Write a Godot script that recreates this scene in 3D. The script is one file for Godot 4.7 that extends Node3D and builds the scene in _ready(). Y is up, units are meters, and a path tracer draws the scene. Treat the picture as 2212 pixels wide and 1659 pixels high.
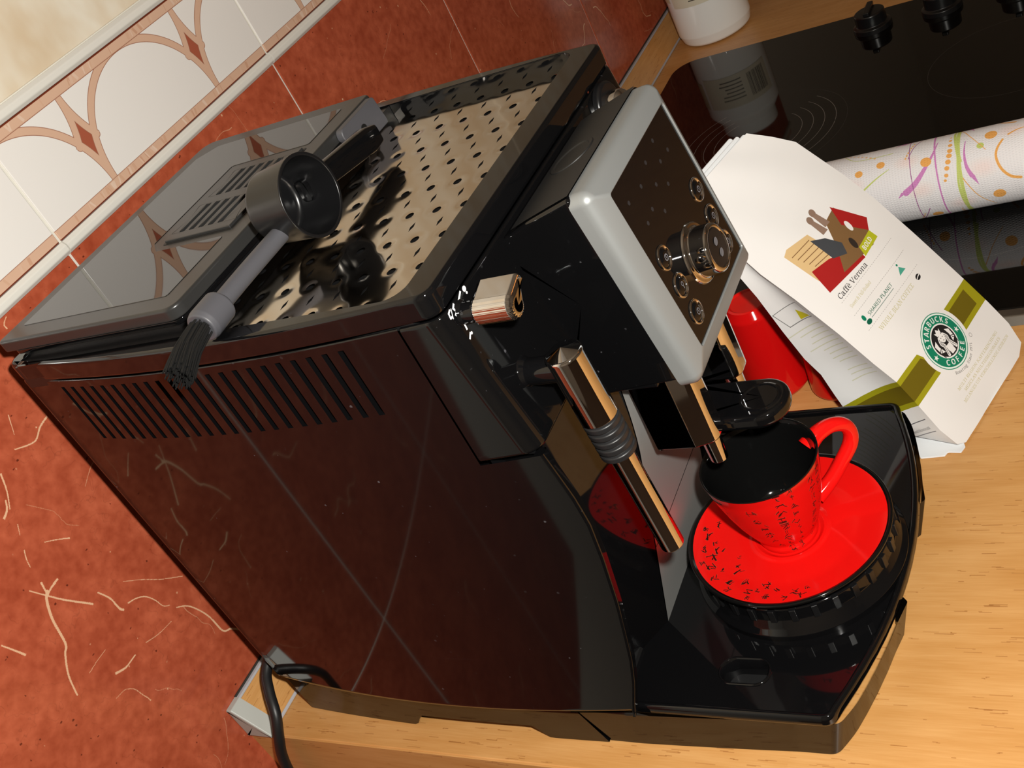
extends Node3D
# A kitchen corner by flash light: a black coffee machine on a beech worktop before a red marble tile wall, with a hob,
# a coffee bag, a kitchen roll, two small red pots and a glass jar beside it. Units are metres; wall at z = 0, worktop top at y = 0.

var M := {}

# ------------------------------------------------------------------ scene order: camera, environment, lights first
func _ready() -> void:
	var cam := Camera3D.new()
	cam.name = "camera"
	cam.fov = 37.584
	cam.near = 0.02
	cam.transform = Transform3D(Basis(Vector3(0.365777, -0.425489, 0.827748), Vector3(0.658275, 0.746999, 0.093093), Vector3(-0.657937, 0.510834, 0.553324)).orthonormalized(), Vector3(-0.290012, 0.504425, 0.607286))
	add_child(cam)
	cam.current = true
	var env := Environment.new()
	env.background_mode = Environment.BG_COLOR
	env.background_color = Color(0.02, 0.018, 0.016)
	env.ambient_light_source = Environment.AMBIENT_SOURCE_DISABLED
	env.tonemap_mode = Environment.TONE_MAPPER_LINEAR
	env.tonemap_exposure = 1.0
	env.sdfgi_enabled = true
	env.ssao_enabled = true
	env.ssil_enabled = true
	var we := WorldEnvironment.new()
	we.name = "environment"
	we.environment = env
	add_child(we)
	# the flash of the hand-held camera, a little right of and above its lens
	var flash := OmniLight3D.new()
	flash.name = "camera_flash"
	flash.position = Vector3(-0.2494, 0.5253, 0.6363)
	flash.light_color = Color(1.0, 0.985, 0.95)
	flash.light_energy = 0.60
	flash.light_size = 0.011
	flash.omni_range = 8.0
	flash.omni_attenuation = 2.0
	flash.shadow_enabled = true
	add_child(flash)

	materials()
	room()
	worktop()
	machine()
	cup_and_saucer()
	scoop()
	hob()
	coffee_bag()
	kitchen_roll()
	red_pots()
	jar()
	power_cord()


# ------------------------------------------------------------------ nodes
func tag(o: Node3D, label: String, category: String, group := "") -> Node3D:
	o.set_meta("label", label)
	o.set_meta("category", category)
	if group != "":
		o.set_meta("group", group)
	return o


func thing(called: String, label: String, category: String, at: Vector3, basis := Basis(), group := "") -> Node3D:
	var o := Node3D.new()
	o.name = called
	o.transform = Transform3D(basis, at)
	add_child(o, true)
	return tag(o, label, category, group)


func whole(o: Node3D) -> Transform3D:
	var t := o.transform
	var up := o.get_parent() as Node3D
	while up != null and up != self:
		t = up.transform * t
		up = up.get_parent() as Node3D
	return t


# a part whose vertices are given in world metres (or, with local, in the axes of its thing)
func part(parent: Node3D, called: String, mb: MB, mat: Material, local := false) -> MeshInstance3D:
	var o := MeshInstance3D.new()
	o.name = called
	o.mesh = mb.commit(mat)
	if not local:
		o.transform = whole(parent).affine_inverse()
	parent.add_child(o, true)
	return o


func struct(called: String, mb: MB, mat: Material) -> MeshInstance3D:
	var o := MeshInstance3D.new()
	o.name = called
	o.mesh = mb.commit(mat)
	o.set_meta("kind", "structure")
	add_child(o, true)
	return o


# ------------------------------------------------------------------ mesh building
class MB:
	var v := PackedVector3Array()
	var n := PackedVector3Array()
	var uv := PackedVector2Array()
	var ix := PackedInt32Array()

	func add(p: Vector3, q: Vector3, t := Vector2.ZERO) -> int:
		v.append(p)
		n.append(q)
		uv.append(t)
		return v.size() - 1

	func tri(a: int, b: int, c: int) -> void:
		var g := (v[c] - v[a]).cross(v[b] - v[a])
		if g.dot(n[a] + n[b] + n[c]) < 0.0:
			ix.append_array(PackedInt32Array([a, c, b]))
		else:
			ix.append_array(PackedInt32Array([a, b, c]))

	func face(p: Array, q: Vector3, t: Array = []) -> void:   # a flat convex polygon
		var at := v.size()
		for i in p.size():
			add(p[i], q, t[i] if t.size() else Vector2(p[i].x + p[i].z, p[i].y))
		for i in range(1, p.size() - 1):
			tri(at, at + i, at + i + 1)

	# rows of points; normals given or found from the neighbours (out: +1 or -1 turns them)
	func grid(p: Array, q = null, t = null, loop := false, out := 1.0) -> void:
		var rows: int = p.size()
		var cols: int = p[0].size()
		var at := v.size()
		for r in rows:
			for c in cols:
				var nn: Vector3
				if q != null:
					nn = q[r][c]
				else:
					var r0 := maxi(r - 1, 0)
					var r1 := mini(r + 1, rows - 1)
					var c0 := maxi(c - 1, 0)
					var c1 := mini(c + 1, cols - 1)
					if loop:
						c0 = c - 1 if c > 0 else cols - 2
						c1 = c + 1 if c < cols - 1 else 1
					nn = ((p[r1][c] - p[r0][c]) as Vector3).cross(p[r][c1] - p[r][c0]) * out
					if nn.length() < 1e-14:
						nn = ((p[r1][(c + 1) % cols] - p[r0][(c + 1) % cols]) as Vector3).cross(p[mini(r + 1, rows - 1)][c1] - p[mini(r + 1, rows - 1)][c0]) * out
					nn = nn.normalized()
				add(p[r][c], nn, t[r][c] if t != null else Vector2(float(c) / (cols - 1), float(r) / (rows - 1)))
		for r in rows - 1:
			for c in cols - 1:
				var a := at + r * cols + c
				tri(a, a + 1, a + cols + 1)
				tri(a, a + cols + 1, a + cols)

	func xform(t: Transform3D) -> MB:
		for i in v.size():
			v[i] = t * v[i]
			n[i] = (t.basis * n[i]).normalized()
		return self

	func mirror_x(about: float) -> MB:
		for i in v.size():
			v[i].x = 2.0 * about - v[i].x
			n[i].x = -n[i].x
		for k in range(0, ix.size(), 3):
			var s := ix[k + 1]
			ix[k + 1] = ix[k + 2]
			ix[k + 2] = s
		return self

	func join(o: MB) -> MB:
		var at := v.size()
		v.append_array(o.v)
		n.append_array(o.n)
		uv.append_array(o.uv)
		for k in o.ix:
			ix.append(k + at)
		return self

	func copy() -> MB:
		var o := MB.new()
		o.v = v.duplicate()
		o.n = n.duplicate()
		o.uv = uv.duplicate()
		o.ix = ix.duplicate()
		return o

	func commit(mat: Material) -> ArrayMesh:
		var a := []
		a.resize(Mesh.ARRAY_MAX)
		a[Mesh.ARRAY_VERTEX] = v
		a[Mesh.ARRAY_NORMAL] = n
		a[Mesh.ARRAY_TEX_UV] = uv
		a[Mesh.ARRAY_INDEX] = ix
		var m := ArrayMesh.new()
		m.add_surface_from_arrays(Mesh.PRIMITIVE_TRIANGLES, a)
		m.surface_set_material(0, mat)
		return m


# a path with rounded corners: [points, normals]; a closed path runs anticlockwise, its normals point outwards
static func rpath(pts: Array, rad, closed := true, seg := 5) -> Array:
	var P := PackedVector2Array()
	var N := PackedVector2Array()
	var k := pts.size()
	for i in k:
		var p: Vector2 = pts[i]
		var r: float = rad[i] if rad is Array else rad
		if not closed and (i == 0 or i == k - 1):
			var d: Vector2 = (pts[1] - pts[0]) if i == 0 else (pts[k - 1] - pts[k - 2])
			d = d.normalized()
			P.append(p)
			N.append(Vector2(d.y, -d.x))
			continue
		var d0: Vector2 = (p - pts[(i + k - 1) % k]).normalized()
		var d1: Vector2 = (pts[(i + 1) % k] - p).normalized()
		var n0 := Vector2(d0.y, -d0.x)
		var n1 := Vector2(d1.y, -d1.x)
		var turn := d0.angle_to(d1)
		if r <= 0.0 or absf(turn) < 0.01:
			P.append(p)
			N.append(n0)
			P.append(p)
			N.append(n1)
			continue
		var cut := r * tan(absf(turn) * 0.5)
		var c := p - d0 * cut - n0 * r * signf(turn)
		for s in seg + 1:
			var nn := n0.rotated(turn * s / seg)
			P.append(c + nn * r * signf(turn))
			N.append(nn)
	if closed:
		P.append(P[0])
		N.append(N[0])
	return [P, N]


static func circle_path(r: float, seg := 32, c := Vector2.ZERO) -> Array:
	var P := PackedVector2Array()
	var N := PackedVector2Array()
	for i in seg + 1:
		var d := Vector2.from_angle(TAU * (i % seg) / seg)
		P.append(c + d * r)
		N.append(d)
	return [P, N]


# a profile (closed path in local x, y) drawn out along local z from z0 to z1, rims rounded by b0 and b1
static func slab(path: Array, z0: float, z1: float, b0 := 0.0, b1 := 0.0, xf := Transform3D(), caps := 3, seg := 4) -> MB:
	var m := MB.new()
	var P: PackedVector2Array = path[0]
	var N: PackedVector2Array = path[1]
	var rings := []
	if b0 > 0.0:
		for s in seg + 1:
			var a := PI * 0.5 * s / seg
			rings.append([b0 * (1.0 - sin(a)), z0 + b0 * (1.0 - cos(a)), -cos(a)])
	else:
		rings.append([0.0, z0, 0.0])
	if b1 > 0.0:
		for s in seg + 1:
			var a := PI * 0.5 * s / seg
			rings.append([b1 * (1.0 - cos(a)), z1 - b1 * (1.0 - sin(a)), sin(a)])
	else:
		rings.append([0.0, z1, 0.0])
	var gp := []
	var gn := []
	for r in rings:
		var row := PackedVector3Array()
		var rn := PackedVector3Array()
		for i in P.size():
			var q: Vector2 = P[i] - N[i] * r[0]
			row.append(Vector3(q.x, q.y, r[1]))
			var w: float = sqrt(maxf(0.0, 1.0 - r[2] * r[2]))
			rn.append(Vector3(N[i].x * w, N[i].y * w, r[2]))
		gp.append(row)
		gn.append(rn)
	m.grid(gp, gn)
	for e in 2:
		if caps & (1 << e):
			var poly := PackedVector2Array()
			var b := b0 if e == 0 else b1
			for i in P.size():
				var q: Vector2 = P[i] - N[i] * b
				if poly.is_empty() or (q.distance_to(poly[poly.size() - 1]) > 1e-6 and (i < P.size() - 1 or q.distance_to(poly[0]) > 1e-6)):
					poly.append(q)
			flat(m, poly, z0 if e == 0 else z1, -1.0 if e == 0 else 1.0)
	return m.xform(xf)


static func flat(m: MB, poly: PackedVector2Array, z: float, up: float) -> void:
	while poly.size() > 3 and poly[0].distance_to(poly[poly.size() - 1]) < 1e-6:
		poly.remove_at(poly.size() - 1)
	var big := PackedVector2Array()
	for q in poly:
		big.append(q * 1000.0)
	var t := Geometry2D.triangulate_polygon(big)
	var at := m.v.size()
	for q in poly:
		m.add(Vector3(q.x, q.y, z), Vector3(0, 0, up), q)
	if t.is_empty():   # fall back on a fan about the middle
		var mid := Vector2.ZERO
		for q in poly:
			mid += q / poly.size()
		var hub := m.add(Vector3(mid.x, mid.y, z), Vector3(0, 0, up), mid)
		for k in poly.size():
			m.tri(hub, at + k, at + (k + 1) % poly.size())
	for k in range(0, t.size(), 3):
		m.tri(at + t[k], at + t[k + 1], at + t[k + 2])


# polygon with a hole, as one loop with a bridge
static func bridged(outer: PackedVector2Array, hole: PackedVector2Array) -> PackedVector2Array:
	var bi := 0
	var bj := 0
	var best := 1e9
	for i in outer.size():
		for j in hole.size():
			var d := outer[i].distance_to(hole[j])
			if d < best:
				best = d
				bi = i
				bj = j
	var o := PackedVector2Array()
	for i in range(0, bi + 1):
		o.append(outer[i])
	for j in hole.size() + 1:
		o.append(hole[(bj - j + hole.size() * 2) % hole.size()])
	for i in range(bi, outer.size()):
		o.append(outer[i])
	return o


# profile of (radius, height) with normals, turned about local y
static func lathe(path: Array, seg := 48, xf := Transform3D(), a0 := 0.0, a1 := TAU) -> MB:
	var m := MB.new()
	var P: PackedVector2Array = path[0]
	var N: PackedVector2Array = path[1]
	var gp := []
	var gn := []
	var gt := []
	var total := 0.0
	for i in range(1, P.size()):
		total += P[i].distance_to(P[i - 1])
	var run := 0.0
	for i in P.size():
		if i > 0:
			run += P[i].distance_to(P[i - 1])
		var row := PackedVector3Array()
		var rn := PackedVector3Array()
		var rt := PackedVector2Array()
		for s in seg + 1:
			var a := lerpf(a0, a1, float(s) / seg)
			row.append(Vector3(P[i].x * cos(a), P[i].y, P[i].x * sin(a)))
			rn.append(Vector3(N[i].x * cos(a), N[i].y, N[i].x * sin(a)))
			rt.append(Vector2(float(s) / seg, run / maxf(total, 1e-9)))
		gp.append(row)
		gn.append(rn)
		gt.append(rt)
	m.grid(gp, gn, gt)
	return m.xform(xf)


static func box(x0: float, x1: float, y0: float, y1: float, z0: float, z1: float, b := 0.0) -> MB:
	var path := rpath([Vector2(x0, y0), Vector2(x1, y0), Vector2(x1, y1), Vector2(x0, y1)], b, true, 3)
	return slab(path, z0, z1, b, b, Transform3D(), 3, 3)


# slab whose local z is world y: profile given as (x, -z)
static func upright() -> Transform3D:
	return Transform3D(Basis(Vector3(1, 0, 0), Vector3(0, 0, -1), Vector3(0, 1, 0)), Vector3.ZERO)


# a tube through points; radius one number or one per point
static func tube(pts: Array, rad, seg := 14, smooth := 6, flatten := 1.0, capped := true) -> MB:
	var c: Array = pts
	var rr := []
	for i in pts.size():
		rr.append(rad[i] if rad is Array else rad)
	if smooth > 1 and pts.size() > 2:
		c = []
		var r2 := []
		for i in pts.size() - 1:
			var p0: Vector3 = pts[maxi(i - 1, 0)]
			var p1: Vector3 = pts[i]
			var p2: Vector3 = pts[i + 1]
			var p3: Vector3 = pts[mini(i + 2, pts.size() - 1)]
			for s in smooth:
				var t := float(s) / smooth
				c.append(p1.cubic_interpolate(p2, p0, p3, t))
				r2.append(lerpf(rr[i], rr[i + 1], t))
		c.append(pts[pts.size() - 1])
		r2.append(rr[rr.size() - 1])
		rr = r2
	var m := MB.new()
	var gp := []
	var gn := []
	var up := Vector3.UP
	var k := c.size()
	var d0: Vector3 = (c[1] - c[0]).normalized()
	if absf(d0.dot(up)) > 0.9:
		up = Vector3.RIGHT
	for i in k:
		var d: Vector3 = (c[mini(i + 1, k - 1)] - c[maxi(i - 1, 0)]).normalized()
		var side := d.cross(up).normalized()
		up = side.cross(d).normalized()
		var row := PackedVector3Array()
		var rn := PackedVector3Array()
		for s in seg + 1:
			var a := TAU * (s % seg) / seg
			var q := side * cos(a) + up * sin(a)
			row.append(c[i] + side * cos(a) * rr[i] * flatten + up * sin(a) * rr[i])
			rn.append(q)
		gp.append(row)
		gn.append(rn)
	m.grid(gp, gn)
	if capped:
		for e in 2:
			var row: PackedVector3Array = gp[0] if e == 0 else gp[k - 1]
			var q: Vector3 = (c[0] - c[1]).normalized() if e == 0 else (c[k - 1] - c[k - 2]).normalized()
			var ps := []
			for s in seg:
				ps.append(row[s])
			m.face(ps, q)
	return m


static func aim(at: Vector3, y: Vector3, x := Vector3.RIGHT) -> Transform3D:   # local y along y
	var yy := y.normalized()
	var zz := x.cross(yy).normalized()
	var xx := yy.cross(zz).normalized()
	return Transform3D(Basis(xx, yy, zz), at)


# ------------------------------------------------------------------ painting flat print
class Canvas:
	var im: Image
	var k: float            # pixels per unit
	var o: Vector2          # the unit point at the top left; y grows upwards in units
	func _init(x0: float, y1: float, w: float, h: float, scale: float, c: Color) -> void:
		k = scale
		o = Vector2(x0, y1)
		im = Image.create(int(w * scale), int(h * scale), false, Image.FORMAT_RGB8)
		im.fill(c)
	func px(p: Vector2) -> Vector2:
		return Vector2((p.x - o.x) * k, (o.y - p.y) * k)
	func tri(a: Vector2, b: Vector2, c: Vector2, col: Color) -> void:   # in pixels
		var ys := int(floor(minf(a.y, minf(b.y, c.y))))
		var ye := int(ceil(maxf(a.y, maxf(b.y, c.y))))
		ys = maxi(ys, 0)
		ye = mini(ye, im.get_height() - 1)
		var e := [[a, b], [b, c], [c, a]]
		for y in range(ys, ye + 1):
			var yc := y + 0.5
			var lo := 1e9
			var hi := -1e9
			for s in e:
				var p: Vector2 = s[0]
				var q: Vector2 = s[1]
				if (p.y <= yc) != (q.y <= yc):
					var x := p.x + (q.x - p.x) * (yc - p.y) / (q.y - p.y)
					lo = minf(lo, x)
					hi = maxf(hi, x)
			var x0 := int(round(lo)) if lo < 1e8 else 0
			var x1 := int(round(hi)) if hi > -1e8 else -1
			if x1 > x0:
				im.fill_rect(Rect2i(x0, y, x1 - x0, 1), col)
	func poly(p: Array, col: Color) -> void:
		var q := PackedVector2Array()
		for a in p:
			var b := px(a)
			if q.is_empty() or q[q.size() - 1].distance_to(b) > 0.01:
				q.append(b)
		if q.size() < 3:
			return
		var t := Geometry2D.triangulate_polygon(q)
		for i in range(0, t.size(), 3):
			tri(q[t[i]], q[t[i + 1]], q[t[i + 2]], col)
	func rect(x0: float, y0: float, x1: float, y1: float, col: Color) -> void:
		var a := px(Vector2(x0, y1))
		var b := px(Vector2(x1, y0))
		im.fill_rect(Rect2i(int(a.x), int(a.y), maxi(1, int(b.x - a.x)), maxi(1, int(b.y - a.y))), col)
	func dot(c: Vector2, r: float, col: Color, ry := -1.0) -> void:
		var q := px(c)
		var b := (ry if ry > 0.0 else r) * k
		var a := r * k
		for y in range(int(q.y - b), int(q.y + b) + 1):
			var f := 1.0 - pow((y + 0.5 - q.y) / b, 2)
			if f > 0.0 and y >= 0 and y < im.get_height():
				var w := a * sqrt(f)
				im.fill_rect(Rect2i(int(round(q.x - w)), y, maxi(1, int(round(w * 2.0))), 1), col)
	func stroke(p: Array, w0: float, col: Color, w1 := -1.0) -> void:
		if w1 < 0.0:
			w1 = w0
		for i in p.size() - 1:
			var a := px(p[i])
			var b := px(p[i + 1])
			var d := (b - a)
			if d.length() < 0.001:
				continue
			d = d.normalized().orthogonal()
			var wa := lerpf(w0, w1, float(i) / (p.size() - 1)) * k * 0.5
			var wb := lerpf(w0, w1, float(i + 1) / (p.size() - 1)) * k * 0.5
			wa = maxf(wa, 0.5)
			wb = maxf(wb, 0.5)
			tri(a + d * wa, a - d * wa, b + d * wb, col)
			tri(b + d * wb, a - d * wa, b - d * wb, col)
			if wb > 1.0 and i < p.size() - 2:
				dot(p[i + 1], wb / k, col)
	func arc(c: Vector2, r: float, a0: float, a1: float, w: float, col: Color, n := 40) -> void:
		var p := []
		for i in n + 1:
			p.append(c + Vector2.from_angle(lerpf(a0, a1, float(i) / n)) * r)
		stroke(p, w, col)
	func curve(p: Array, n := 10) -> Array:
		var q := []
		for i in p.size() - 1:
			for s in n:
				q.append((p[i] as Vector2).cubic_interpolate(p[i + 1], p[maxi(i - 1, 0)], p[mini(i + 2, p.size() - 1)], float(s) / n))
		q.append(p[p.size() - 1])
		return q
	func glyphs(s: String, font: String, bold := 400) -> Array:
		var tm := TextMesh.new()
		var f := SystemFont.new()
		f.font_names = PackedStringArray([font])
		f.font_weight = bold
		tm.font = f
		tm.text = s
		tm.font_size = 48
		tm.pixel_size = 1.0 / 48.0
		tm.depth = 0.0
		tm.curve_step = 1.5
		tm.horizontal_alignment = HORIZONTAL_ALIGNMENT_LEFT
		tm.vertical_alignment = VERTICAL_ALIGNMENT_CENTER
		if tm.get_surface_count() == 0:
			return [PackedVector3Array(), PackedInt32Array(), 0.0]
		var a := tm.surface_get_arrays(0)
		var ix: PackedInt32Array = a[Mesh.ARRAY_INDEX] if a[Mesh.ARRAY_INDEX] != null else PackedInt32Array(range(a[Mesh.ARRAY_VERTEX].size()))
		return [a[Mesh.ARRAY_VERTEX], ix, tm.get_aabb().size.x, tm.get_aabb().position.x]
	# text of a cap height, fitted to a width if one is given; at its left end on the middle of its letters
	func text(s: String, font: String, at: Vector2, cap: float, col: Color, width := 0.0, turn := 0.0, bold := 400, spread := 0.0) -> void:
		if spread > 0.0:
			var x := 0.0
			for ch in s:
				text(ch, font, at + Vector2.from_angle(turn) * x, cap, col, 0.0, turn, bold)
				x += spread
			return
		var g := glyphs(s, font, bold)
		var v: PackedVector3Array = g[0]
		var sy := cap / 0.72
		var sx := sy
		if width > 0.0 and g[2] > 0.0:
			sx = width / g[2]
		var q := PackedVector2Array()
		for p in v:
			q.append(px(at + Vector2((p.x - g[3]) * sx, p.y * sy).rotated(turn)))
		var t: PackedInt32Array = g[1]
		for i in range(0, t.size(), 3):
			tri(q[t[i]], q[t[i + 1]], q[t[i + 2]], col)
	func arc_text(s: String, font: String, c: Vector2, r: float, mid: float, step: float, cap: float, col: Color, inside := false, bold := 700, wide := 1.0) -> void:
		for i in s.length():
			var a := mid + (i - (s.length() - 1) * 0.5) * step * (1.0 if inside else -1.0)
			var g := glyphs(s[i], font, bold)
			var v: PackedVector3Array = g[0]
			var sy := cap / 0.72
			var turn := a + (PI * 0.5 if inside else -PI * 0.5)
			var q := PackedVector2Array()
			if g[2] <= 0.0:
				continue
			for p in v:
				q.append(px(c + Vector2.from_angle(a) * r + Vector2((p.x - g[3] - g[2] * 0.5) * sy * wide, p.y * sy).rotated(turn)))
			var t: PackedInt32Array = g[1]
			for k2 in range(0, t.size(), 3):
				tri(q[t[k2]], q[t[k2 + 1]], q[t[k2 + 2]], col)
	func half() -> void:
		im.resize(im.get_width() / 2, im.get_height() / 2, Image.INTERPOLATE_BILINEAR)
	func texture() -> ImageTexture:
		return ImageTexture.create_from_image(im)


static func noise(seed_: int, freq: float, oct := 4, kind := FastNoiseLite.TYPE_SIMPLEX_SMOOTH) -> FastNoiseLite:
	var f := FastNoiseLite.new()
	f.seed = seed_
	f.noise_type = kind
	f.frequency = freq
	f.fractal_octaves = oct
	return f


# ------------------------------------------------------------------ materials
func mat(name_: String, c: Color, rough: float, metal := 0.0, spec := 0.5) -> StandardMaterial3D:
	var m := StandardMaterial3D.new()
	m.resource_name = name_
	m.albedo_color = c
	m.roughness = rough
	m.metallic = metal
	m.metallic_specular = spec
	M[name_] = m
	return m


func materials() -> void:
	mat("black_gloss", Color(0.045, 0.045, 0.05), 0.05)
	mat("inlay_gloss", Color(0.06, 0.06, 0.06), 0.03, 0.0, 1.0)
	mat("black_satin", Color(0.07, 0.07, 0.075), 0.28)
	mat("black_matt", Color(0.09, 0.09, 0.09), 0.5)
	mat("lid_matt", Color(0.17, 0.17, 0.17), 0.3)
	mat("dark_gap", Color(0.07, 0.07, 0.075), 0.5)
	mat("grey_plastic", Color(0.3, 0.3, 0.32), 0.45)
	mat("silver_paint", Color(0.55, 0.56, 0.56), 0.42, 0.4)
	mat("chrome", Color(0.86, 0.86, 0.87), 0.04, 1.0)
	mat("steel_mirror", Color(0.84, 0.8, 0.75), 0.09, 1.0)
	mat("steel_satin", Color(0.74, 0.74, 0.73), 0.36, 0.55)
	mat("rubber", Color(0.11, 0.11, 0.115), 0.42)
	mat("white_print", Color(0.85, 0.85, 0.86), 0.4)
	mat("grey_print", Color(0.42, 0.42, 0.44), 0.4)
	mat("red_glaze", Color(0.86, 0.075, 0.065), 0.08)
	mat("red_pot", Color(0.8, 0.06, 0.06), 0.09)
	mat("black_glaze", Color(0.05, 0.05, 0.05), 0.07)
	mat("hob_glass", Color(0.02, 0.02, 0.022), 0.03)
	mat("metal_trim", Color(0.8, 0.8, 0.8), 0.25, 1.0)
	mat("grey_cap", Color(0.71, 0.72, 0.7), 0.4)
	mat("dark_gasket", Color(0.2, 0.19, 0.17), 0.6)
	mat("grey_gasket", Color(0.72, 0.72, 0.74), 0.35)
	mat("grout", Color(0.87, 0.86, 0.82), 0.8)
	mat("white_glaze", Color(0.9, 0.89, 0.86), 0.15)
	mat("plaster", Color(0.62, 0.57, 0.5), 0.9)
	mat("floor_wood", Color(0.3, 0.22, 0.16), 0.6)
	mat("bag_white", Color(0.93, 0.93, 0.93), 0.42)
	mat("bag_fold", Color(0.9, 0.91, 0.92), 0.42)
	mat("bristle", Color(0.06, 0.06, 0.06), 0.6)
	mat("faint", Color(0.16, 0.16, 0.17), 0.3)
	mat("cream_label", Color(0.82, 0.78, 0.66), 0.6)
	mat("cardboard", Color(0.62, 0.53, 0.42), 0.9)
	var g := mat("glass", Color(0.97, 0.98, 0.97), 0.0)
	g.refraction_enabled = true
	g.refraction_scale = 0.05
	var lamp := mat("lamp_glow", Color(1.0, 0.7, 0.4), 0.5)
	lamp.emission_enabled = true
	lamp.emission = Color(1.0, 0.62, 0.28)
	lamp.emission_energy_multiplier = 3.0

	# beech laminate: fine streaks along the grain, with short dark pores
	var c := Canvas.new(0, 1, 1, 1, 1024, Color(0.8, 0.6, 0.36))
	var n1 := noise(3, 1.0, 4)
	var n2 := noise(8, 1.0, 3)
	var data := PackedByteArray()
	data.resize(1024 * 1024 * 3)
	var lut := PackedFloat32Array()
	for y in 1024:
		for x in 1024:
			var f := n1.get_noise_2d(x * 0.045, y * 0.0035) * 0.035 + n2.get_noise_2d(x * 0.35, y * 0.012) * 0.028 + n2.get_noise_2d(x * 0.01 + 50.0, y * 0.004) * 0.03
			var at := (y * 1024 + x) * 3
			data[at] = clampi(int((0.80 + f * 0.8) * 255.0), 0, 255)
			data[at + 1] = clampi(int((0.59 + f) * 255.0), 0, 255)
			data[at + 2] = clampi(int((0.35 + f * 1.1) * 255.0), 0, 255)
	c.im.set_data(1024, 1024, false, Image.FORMAT_RGB8, data)
	var rng := RandomNumberGenerator.new()
	rng.seed = 77
	for i in 900:
		var x := rng.randf()
		var y := rng.randf()
		var l := rng.randf_range(0.004, 0.03)
		c.stroke([Vector2(x, y), Vector2(x + rng.randf_range(-0.001, 0.001), y + l)], 0.0011, Color(0.72, 0.51, 0.29).lerp(Color(0.62, 0.41, 0.21), rng.randf()))
	var w := mat("beech", Color(1, 1, 1), 0.33)
	w.albedo_texture = c.texture()
	w.uv1_scale = Vector3(2.6, 2.6, 1)
	var w2 := mat("beech_edge", Color(1, 1, 1), 0.45)
	w2.albedo_texture = w.albedo_texture
	w2.uv1_scale = Vector3(2.6, 2.6, 1)

	# dust on the black housing: a few light specks
	var d := Canvas.new(0, 1, 1, 1, 1024, Color(0.042, 0.042, 0.047))
	for i in 260:
		var s := rng.randf()
		var q := Vector2(rng.randf(), rng.randf())
		d.dot(q, 0.0006 + 0.0022 * pow(s, 6.0), Color(0.12, 0.12, 0.125).lerp(Color(0.4, 0.4, 0.42), pow(rng.randf(), 3.0)))
	var b := mat("black_dusty", Color(1, 1, 1), 0.055)
	b.albedo_texture = d.texture()
	b.uv1_triplanar = true
	b.uv1_world_triplanar = true
	b.uv1_scale = Vector3(3.3, 3.3, 3.3)

	# red marble: mottled brick red
	marble(0)
	marble(1)
	cream()
	border()


# red marble tile print; each picture covers one tile of 250 x 380 mm
func marble(which: int) -> void:
	var W := 768
	var H := 1152
	var c := Canvas.new(0, 381, 250, 381, 3.0236, Color(0.65, 0.3, 0.2))
	W = c.im.get_width()
	H = c.im.get_height()
	var a := noise(11 + which, 0.006, 5)
	var b := noise(21 + which, 0.03, 4)
	var e := noise(31 + which, 0.012, 3)
	var data := PackedByteArray()
	data.resize(W * H * 3)
	for y in H:
		for x in W:
			var f := a.get_noise_2d(x, y)
			var g := b.get_noise_2d(x, y)
			var h := absf(e.get_noise_2d(x * 1.4, y * 1.4))
			var s := f * 0.16 + g * 0.17
			var dark := clampf((0.028 - h) * 14.0, 0.0, 0.4) * clampf(0.5 + f * 3.0, 0.0, 1.0)
			var at := (y * W + x) * 3
			data[at] = clampi(int((0.70 + s * 0.42 - dark * 0.2) * 255.0), 0, 255)
			data[at + 1] = clampi(int((0.335 + s * 0.34 - dark * 0.11) * 255.0), 0, 255)
			data[at + 2] = clampi(int((0.228 + s * 0.28 - dark * 0.08) * 255.0), 0, 255)
	c.im.set_data(W, H, false, Image.FORMAT_RGB8, data)
	var rng := RandomNumberGenerator.new()
	rng.seed = 400 + which
	# dark pits
	for i in 150:
		var p := Vector2(rng.randf() * 250, rng.randf() * 381)
		c.dot(p, rng.randf_range(0.3, 0.9), Color(0.42, 0.18, 0.12), rng.randf_range(0.3, 0.7))
	var pale := Color(0.9, 0.72, 0.58)
	# thin wandering veins
	for i in 14:
		var p := Vector2(rng.randf() * 250, rng.randf() * 381)
		var dir := rng.randf() * TAU
		var line := [p]
		for s in rng.randi_range(3, 8):
			dir += rng.randf_range(-0.5, 0.5)
			p += Vector2.from_angle(dir) * rng.randf_range(3, 8)
			line.append(p)
		c.stroke(c.curve(line, 4), rng.randf_range(0.25, 0.8), Color(0.75, 0.45, 0.33).lerp(pale, rng.randf() * 0.8), 0.2)
	for i in 40:
		var p := Vector2(rng.randf() * 250, rng.randf() * 381)
		c.dot(p, rng.randf_range(0.3, 0.9), pale.lerp(Color(0.75, 0.45, 0.33), rng.randf()))
	if which == 0:
		for l in VEINS:
			var line := []
			for i in range(1, l.size(), 2):
				line.append(Vector2(l[i], l[i + 1]))
			c.stroke(c.curve(line, 5), l[0], pale, l[0] * 0.55)
	else:
		for k in 7:
			var p := Vector2(rng.randf() * 250, rng.randf() * 381)
			var dir := rng.randf() * TAU
			var line := [p]
			for s in 6:
				dir += rng.randf_range(-0.7, 0.7)
				p += Vector2.from_angle(dir) * rng.randf_range(5, 11)
				line.append(p)
			c.stroke(c.curve(line, 5), rng.randf_range(0.8, 1.5), pale, 0.4)
	var m := mat("marble%d" % which, Color(1, 1, 1), 0.14)
	m.albedo_texture = c.texture()


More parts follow.
